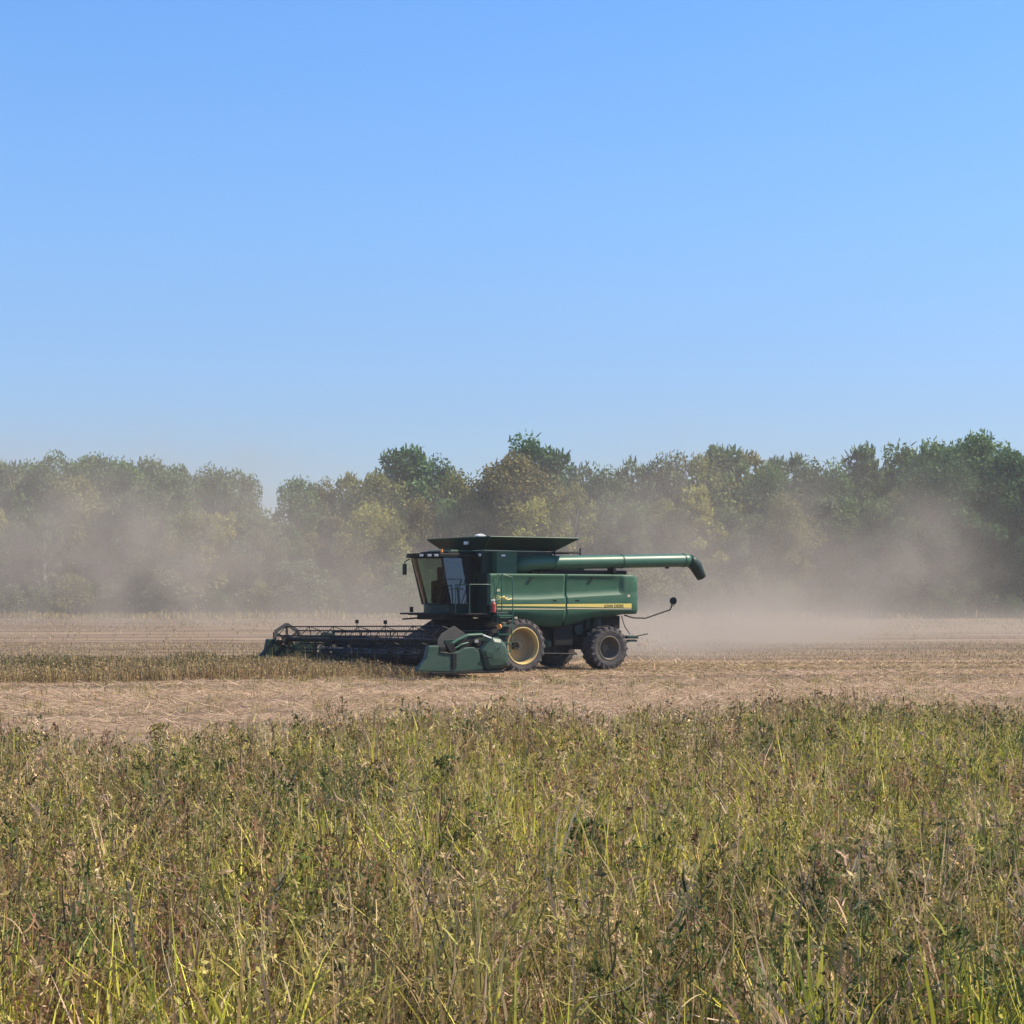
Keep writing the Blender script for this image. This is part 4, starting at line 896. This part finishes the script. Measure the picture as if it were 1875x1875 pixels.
# skyline trees: (px of the top, py of the top, depth, kind, colour, width, own label or None)
back = [(-60, 850, 272, 'round', 'dull', 1.1, None), (12, 852, 270, 'tall', 'dull', 1.0, 'narrow hazy tree whose tip rises at the left edge of the photo'),
 (58, 842, 276, 'round', 'mid', .9, None), (112, 828, 270, 'spread', 'mid', .9, 'broad hazy green tree at the left end of the first long hump of skyline'),
 (170, 829, 274, 'round', 'dull', 1.0, None), (225, 838, 270, 'round', 'mid', 1.0, None), (278, 836, 275, 'round', 'dull', .9, None),
 (330, 852, 270, 'round', 'mid', .95, None), (385, 858, 274, 'round', 'grey', .9, None), (432, 856, 270, 'spread', 'dull', .75, 'hazy round tree just left of the deep dip in the skyline'),
 (545, 872, 268, 'round', 'mid', .8, 'round green tree just right of the deep dip in the skyline'), (595, 882, 274, 'round', 'olive', .9, None),
 (640, 862, 276, 'airy', 'olive', .9, None), (690, 864, 270, 'round', 'olive', .9, None),
 (748, 828, 275, 'tall', 'dark', 1.15, 'dark green spiky-topped tree rising above the cab'), (800, 842, 278, 'round', 'dark', .8, 'ragged dark green tree just right of the one above the cab'),
 (838, 866, 272, 'round', 'olive', .9, None), (905, 862, 268, 'round', 'brown', .95, None),
 (938, 830, 264, 'round', 'brown', 1.15, 'brownish olive domed tree rising above the grain tank'), (968, 810, 280, 'tall', 'dark', 1.0, 'dark green tree whose tip stands highest behind the brownish dome'),
 (1012, 830, 278, 'tall', 'dark', 1.2, None), (1075, 850, 272, 'airy', 'grey', 1.0, None), (1112, 862, 268, 'round', 'dull', .9, None), (1158, 840, 276, 'airy', 'dull', .9, None),
 (1210, 840, 270, 'round', 'grey', .9, None), (1268, 826, 272, 'spread', 'olive', .8, 'broad olive tree above the auger spout'), (1325, 824, 275, 'tall', 'dull', 1.2, None),
 (1372, 822, 280, 'airy', 'brown', 1.0, 'thin reddish brown tree right of the broad olive one'), (1440, 828, 284, 'airy', 'grey', 1.2, 'open tree with sky showing through its flat top, right half of the skyline'),
 (1410, 855, 272, 'round', 'mid', .9, None), (1485, 846, 272, 'round', 'dull', .9, None), (1535, 850, 270, 'round', 'mid', .9, None),
 (1580, 822, 272, 'tall', 'dull', 1.0, 'narrow green tree standing alone above its neighbours in the right half'), (1655, 826, 275, 'tall', 'dull', 1.2, None), (1622, 868, 270, 'airy', 'dull', .8, None),
 (1712, 803, 268, 'round', 'mid', .85, 'tall green tree forming the left shoulder of the dark group at the right'), (1760, 808, 262, 'round', 'dark', .8, None),
 (1795, 790, 256, 'round', 'mid', .95, 'tallest tree of the dark group at the right edge of the photo'), (1850, 822, 252, 'round', 'dark', .9, 'dark tree cut by the right edge of the photo'), (1905, 818, 252, 'spread', 'mid', .8, None), (1960, 815, 255, 'round', 'dark', .9, None)]
cnt = {}
for (px, py, y, kd, cl, wd, lab) in back:
    if lab is None:
        key = (cl, kd); cnt[key] = cnt.get(key, 0) + 1
        lab = '%s %s tree on the skyline, %s of its sort counted from the left' % (TONE[cl], SHAPE[kd], ORD[cnt[key] - 1])
    tree(px, py, y, kd, cl, lab, GB, wd * (1.0 if kd != 'tall' else 1.15))
cnt = {}
front = []
cols_left = ['olive', 'yellow', 'grey', 'dull', 'olive', 'grey', 'dull', 'mid']
px = -70; i = 0
while px < 1980:
    if 480 < px < 1080: cl = ['olive', 'brown', 'yellow', 'olive', 'brown', 'mid'][i % 6]
    elif px > 1680: cl = ['dark', 'mid', 'dark'][i % 3]
    else: cl = cols_left[i % 8]
    kd = ['round', 'tall', 'spread', 'airy', 'round', 'tall'][i % 6]
    if px > 1640: kd = ['round', 'spread'][i % 2]
    sk = float(np.interp(px, [q[0] for q in sorted(back)], [q[1] for q in sorted(back)]))
    top = sk + random.uniform(32, 110)
    front.append((px, top, random.uniform(255, 264) - (8 if px > 1680 else 0), kd, cl)); px += random.uniform(42, 66); i += 1
for (px, py, y, kd, cl) in front:
    key = (cl, kd); cnt[key] = cnt.get(key, 0) + 1
    lab = '%s %s tree below the skyline, %s of its sort counted from the left' % (TONE[cl], SHAPE[kd], ORD[cnt[key] - 1])
    tree(px, py, y, kd, cl, lab, GF, 1.0 if kd != 'tall' else 1.3)
px = -60; i = 0; cnt = {}
while px < 1970:
    cl = ['dull', 'grey', 'mid', 'olive', 'grey'][i % 5] if px < 1650 else 'dark'
    cnt[cl] = cnt.get(cl, 0) + 1
    tree(px, random.uniform(1055, 1088) if i % 3 else random.uniform(1010, 1050), random.uniform(249, 253) - (6 if px > 1680 else 0), 'bush', cl, '%s shrub at the foot of the wood, %s of its colour from the left' % (TONE[cl], ORD[cnt[cl] - 1] if cnt[cl] <= 20 else 'last'), 'shrubs at the foot of the wood', random.uniform(.8, 1.3))
    px += random.uniform(48, 80); i += 1

# the depth of the wood behind, one mass of foliage
def woods():
    B = Bulk(); n = 170000
    x = rng.uniform(-95, 95, n); y = rng.uniform(268, 300, n)
    sk = np.interp(937.5 + x / y * 3420, [q[0] for q in sorted(back)], [q[1] for q in sorted(back)])
    top = CAM_H + (1095 - sk) * y / 3420 - 2.5 - 3 * vnoise(x, y, 4, 51)
    ppx = 937.5 + x / y * 3420; top = np.where((ppx > 460) & (ppx < 530), np.minimum(top, 13), top)
    z = top * rng.random(n) ** 1.15
    col = pick([TC['dull'], TC['mid'], TC['olive']], n, .3) * np.where(ppx > 1680, .6, 1)[:, None]
    B.add(leaves(np.stack([x, y, z], 1), rng.uniform(.5, 1.0, n), .6), col)
    m_ = 40000; x = rng.uniform(-92, 92, m_); y = rng.uniform(250, 266, m_)
    z = (2.0 + 3.5 * vnoise(x, y, 3, 52)) * rng.random(m_)
    B.add(leaves(np.stack([x, y, z], 1), rng.uniform(.25, .5, m_), .6), pick([TC['dull'], TC['grey'], TC['mid']], m_, .3))
    o = B.obj('woodland', M['leaf']); o.color = (1, 1, 1, 1)
    tag(o, 'dense foliage of the wood filling the space behind and below the front trees', 'woods', kind='stuff')
woods()

# ------------------------------------------------------------------ air: even haze, and the dust cloud
def haze():
    b = bmesh.new(); box(b, (0, 160, 17), (460, 400, 40))
    m, n, o = new_mat('haze_air'); v = n.nodes.new('ShaderNodeVolumePrincipled')
    v.inputs['Color'].default_value = (.80, .88, 1, 1); v.inputs['Density'].default_value = .00022; v.inputs['Anisotropy'].default_value = .2
    n.links.new(v.outputs[0], o.inputs['Volume'])
    h = obj('haze', b, m); tag(h, 'thin summer haze over the field', 'haze', kind='stuff')
haze()

def dust():
    b = bmesh.new(); Y0, Y1, ZT = 76, 236, 20
    box(b, (0, (Y0 + Y1) / 2, ZT / 2 + .05), (170, Y1 - Y0, ZT))
    m, n, o = new_mat('dust_air'); L = n.links.new
    v = n.nodes.new('ShaderNodeVolumePrincipled'); v.inputs['Color'].default_value = (.55, .49, .425, 1); v.inputs['Anisotropy'].default_value = 0.1
    g = n.nodes.new('ShaderNodeNewGeometry')
    def math_(op, a, c=None, clamp=False):
        q = n.nodes.new('ShaderNodeMath'); q.operation = op; q.use_clamp = clamp
        for i, s in enumerate((a, c)):
            if s is None: continue
            if isinstance(s, (int, float)): q.inputs[i].default_value = s
            else: L(s, q.inputs[i])
        return q.outputs[0]
    def blob(cx, cy, cz, rx, ry, rzz, amp):
        s = n.nodes.new('ShaderNodeVectorMath'); s.operation = 'SUBTRACT'; s.inputs[1].default_value = (cx, cy, cz); L(g.outputs['Position'], s.inputs[0])
        d = n.nodes.new('ShaderNodeVectorMath'); d.operation = 'DIVIDE'; d.inputs[1].default_value = (rx, ry, rzz); L(s.outputs[0], d.inputs[0])
        k = n.nodes.new('ShaderNodeVectorMath'); k.operation = 'DOT_PRODUCT'; L(d.outputs[0], k.inputs[0]); L(d.outputs[0], k.inputs[1])
        return math_('MULTIPLY', math_('EXPONENT', math_('MULTIPLY', k.outputs['Value'], -1.0)), amp)
    def W(px, y): return (px - 937.5) / 3420 * y
    BL = [(W(60, 195), 195, 7, 20, 24, 11, .0095), (W(380, 180), 180, 5, 14, 24, 11, .0090), (W(200, 215), 215, 10, 26, 20, 6.5, .008), (0, 226, 8, 75, 12, 13, .0040), (W(620, 130), 130, 2, 7, 22, 4.5, .009),
          (W(730, 92), 92, 2.0, 3.2, 8, 2.8, .022),
          (W(1170, 96), 96, .4, 7, 14, 1.6, .036), (W(1450, 108), 108, .5, 4.4, 14, 3.2, .036), (W(1330, 100), 100, 1.4, 3.4, 10, 1.8, .035), (W(1215, 82), 82, .5, 3.6, 6, 1.2, .06), (W(1210, 170), 170, 8, 9, 22, 7, .0095), (W(1500, 160), 160, 5, 11, 24, 7.5, .0085),
          (W(1700, 150), 150, 7, 2.6, 12, 4.0, .016), (W(1640, 150), 150, 4, 5, 12, 2.5, .012), (W(1700, 125), 125, 0, 12, 22, 1.6, .022), (W(1060, 150), 150, 4, 9, 18, 5, .005)]
    tot = None
    for q in BL:
        s = blob(*q); tot = s if tot is None else math_('ADD', tot, s)
    # low sheet of dust lying on the field
    sp = n.nodes.new('ShaderNodeSeparateXYZ'); L(g.outputs['Position'], sp.inputs[0])
    low = math_('MULTIPLY', math_('EXPONENT', math_('MULTIPLY', sp.outputs[2], -.9)), .0045)
    tot = math_('ADD', tot, low)
    nz = n.nodes.new('ShaderNodeTexNoise'); nz.inputs['Scale'].default_value = .16; nz.inputs['Detail'].default_value = 6; nz.inputs['Roughness'].default_value = .6; nz.inputs['Distortion'].default_value = .6
    mp = n.nodes.new('ShaderNodeMapping'); mp.inputs['Scale'].default_value = (1, .6, 1.1); mp.inputs['Rotation'].default_value = (0, R(25), 0); L(g.outputs['Position'], mp.inputs[0]); L(mp.outputs[0], nz.inputs['Vector'])
    mr = n.nodes.new('ShaderNodeMapRange'); mr.inputs[1].default_value = .38; mr.inputs[2].default_value = .64; mr.inputs[3].default_value = .12; mr.inputs[4].default_value = 2.1; L(nz.outputs[0], mr.inputs[0])
    L(math_('MULTIPLY', tot, mr.outputs[0]), v.inputs['Density'])
    L(v.outputs[0], o.inputs['Volume'])
    d = obj('dust_cloud', b, m); tag(d, 'pale tan dust drifting over the field behind the harvester and before the trees', 'dust', kind='stuff')
dust()
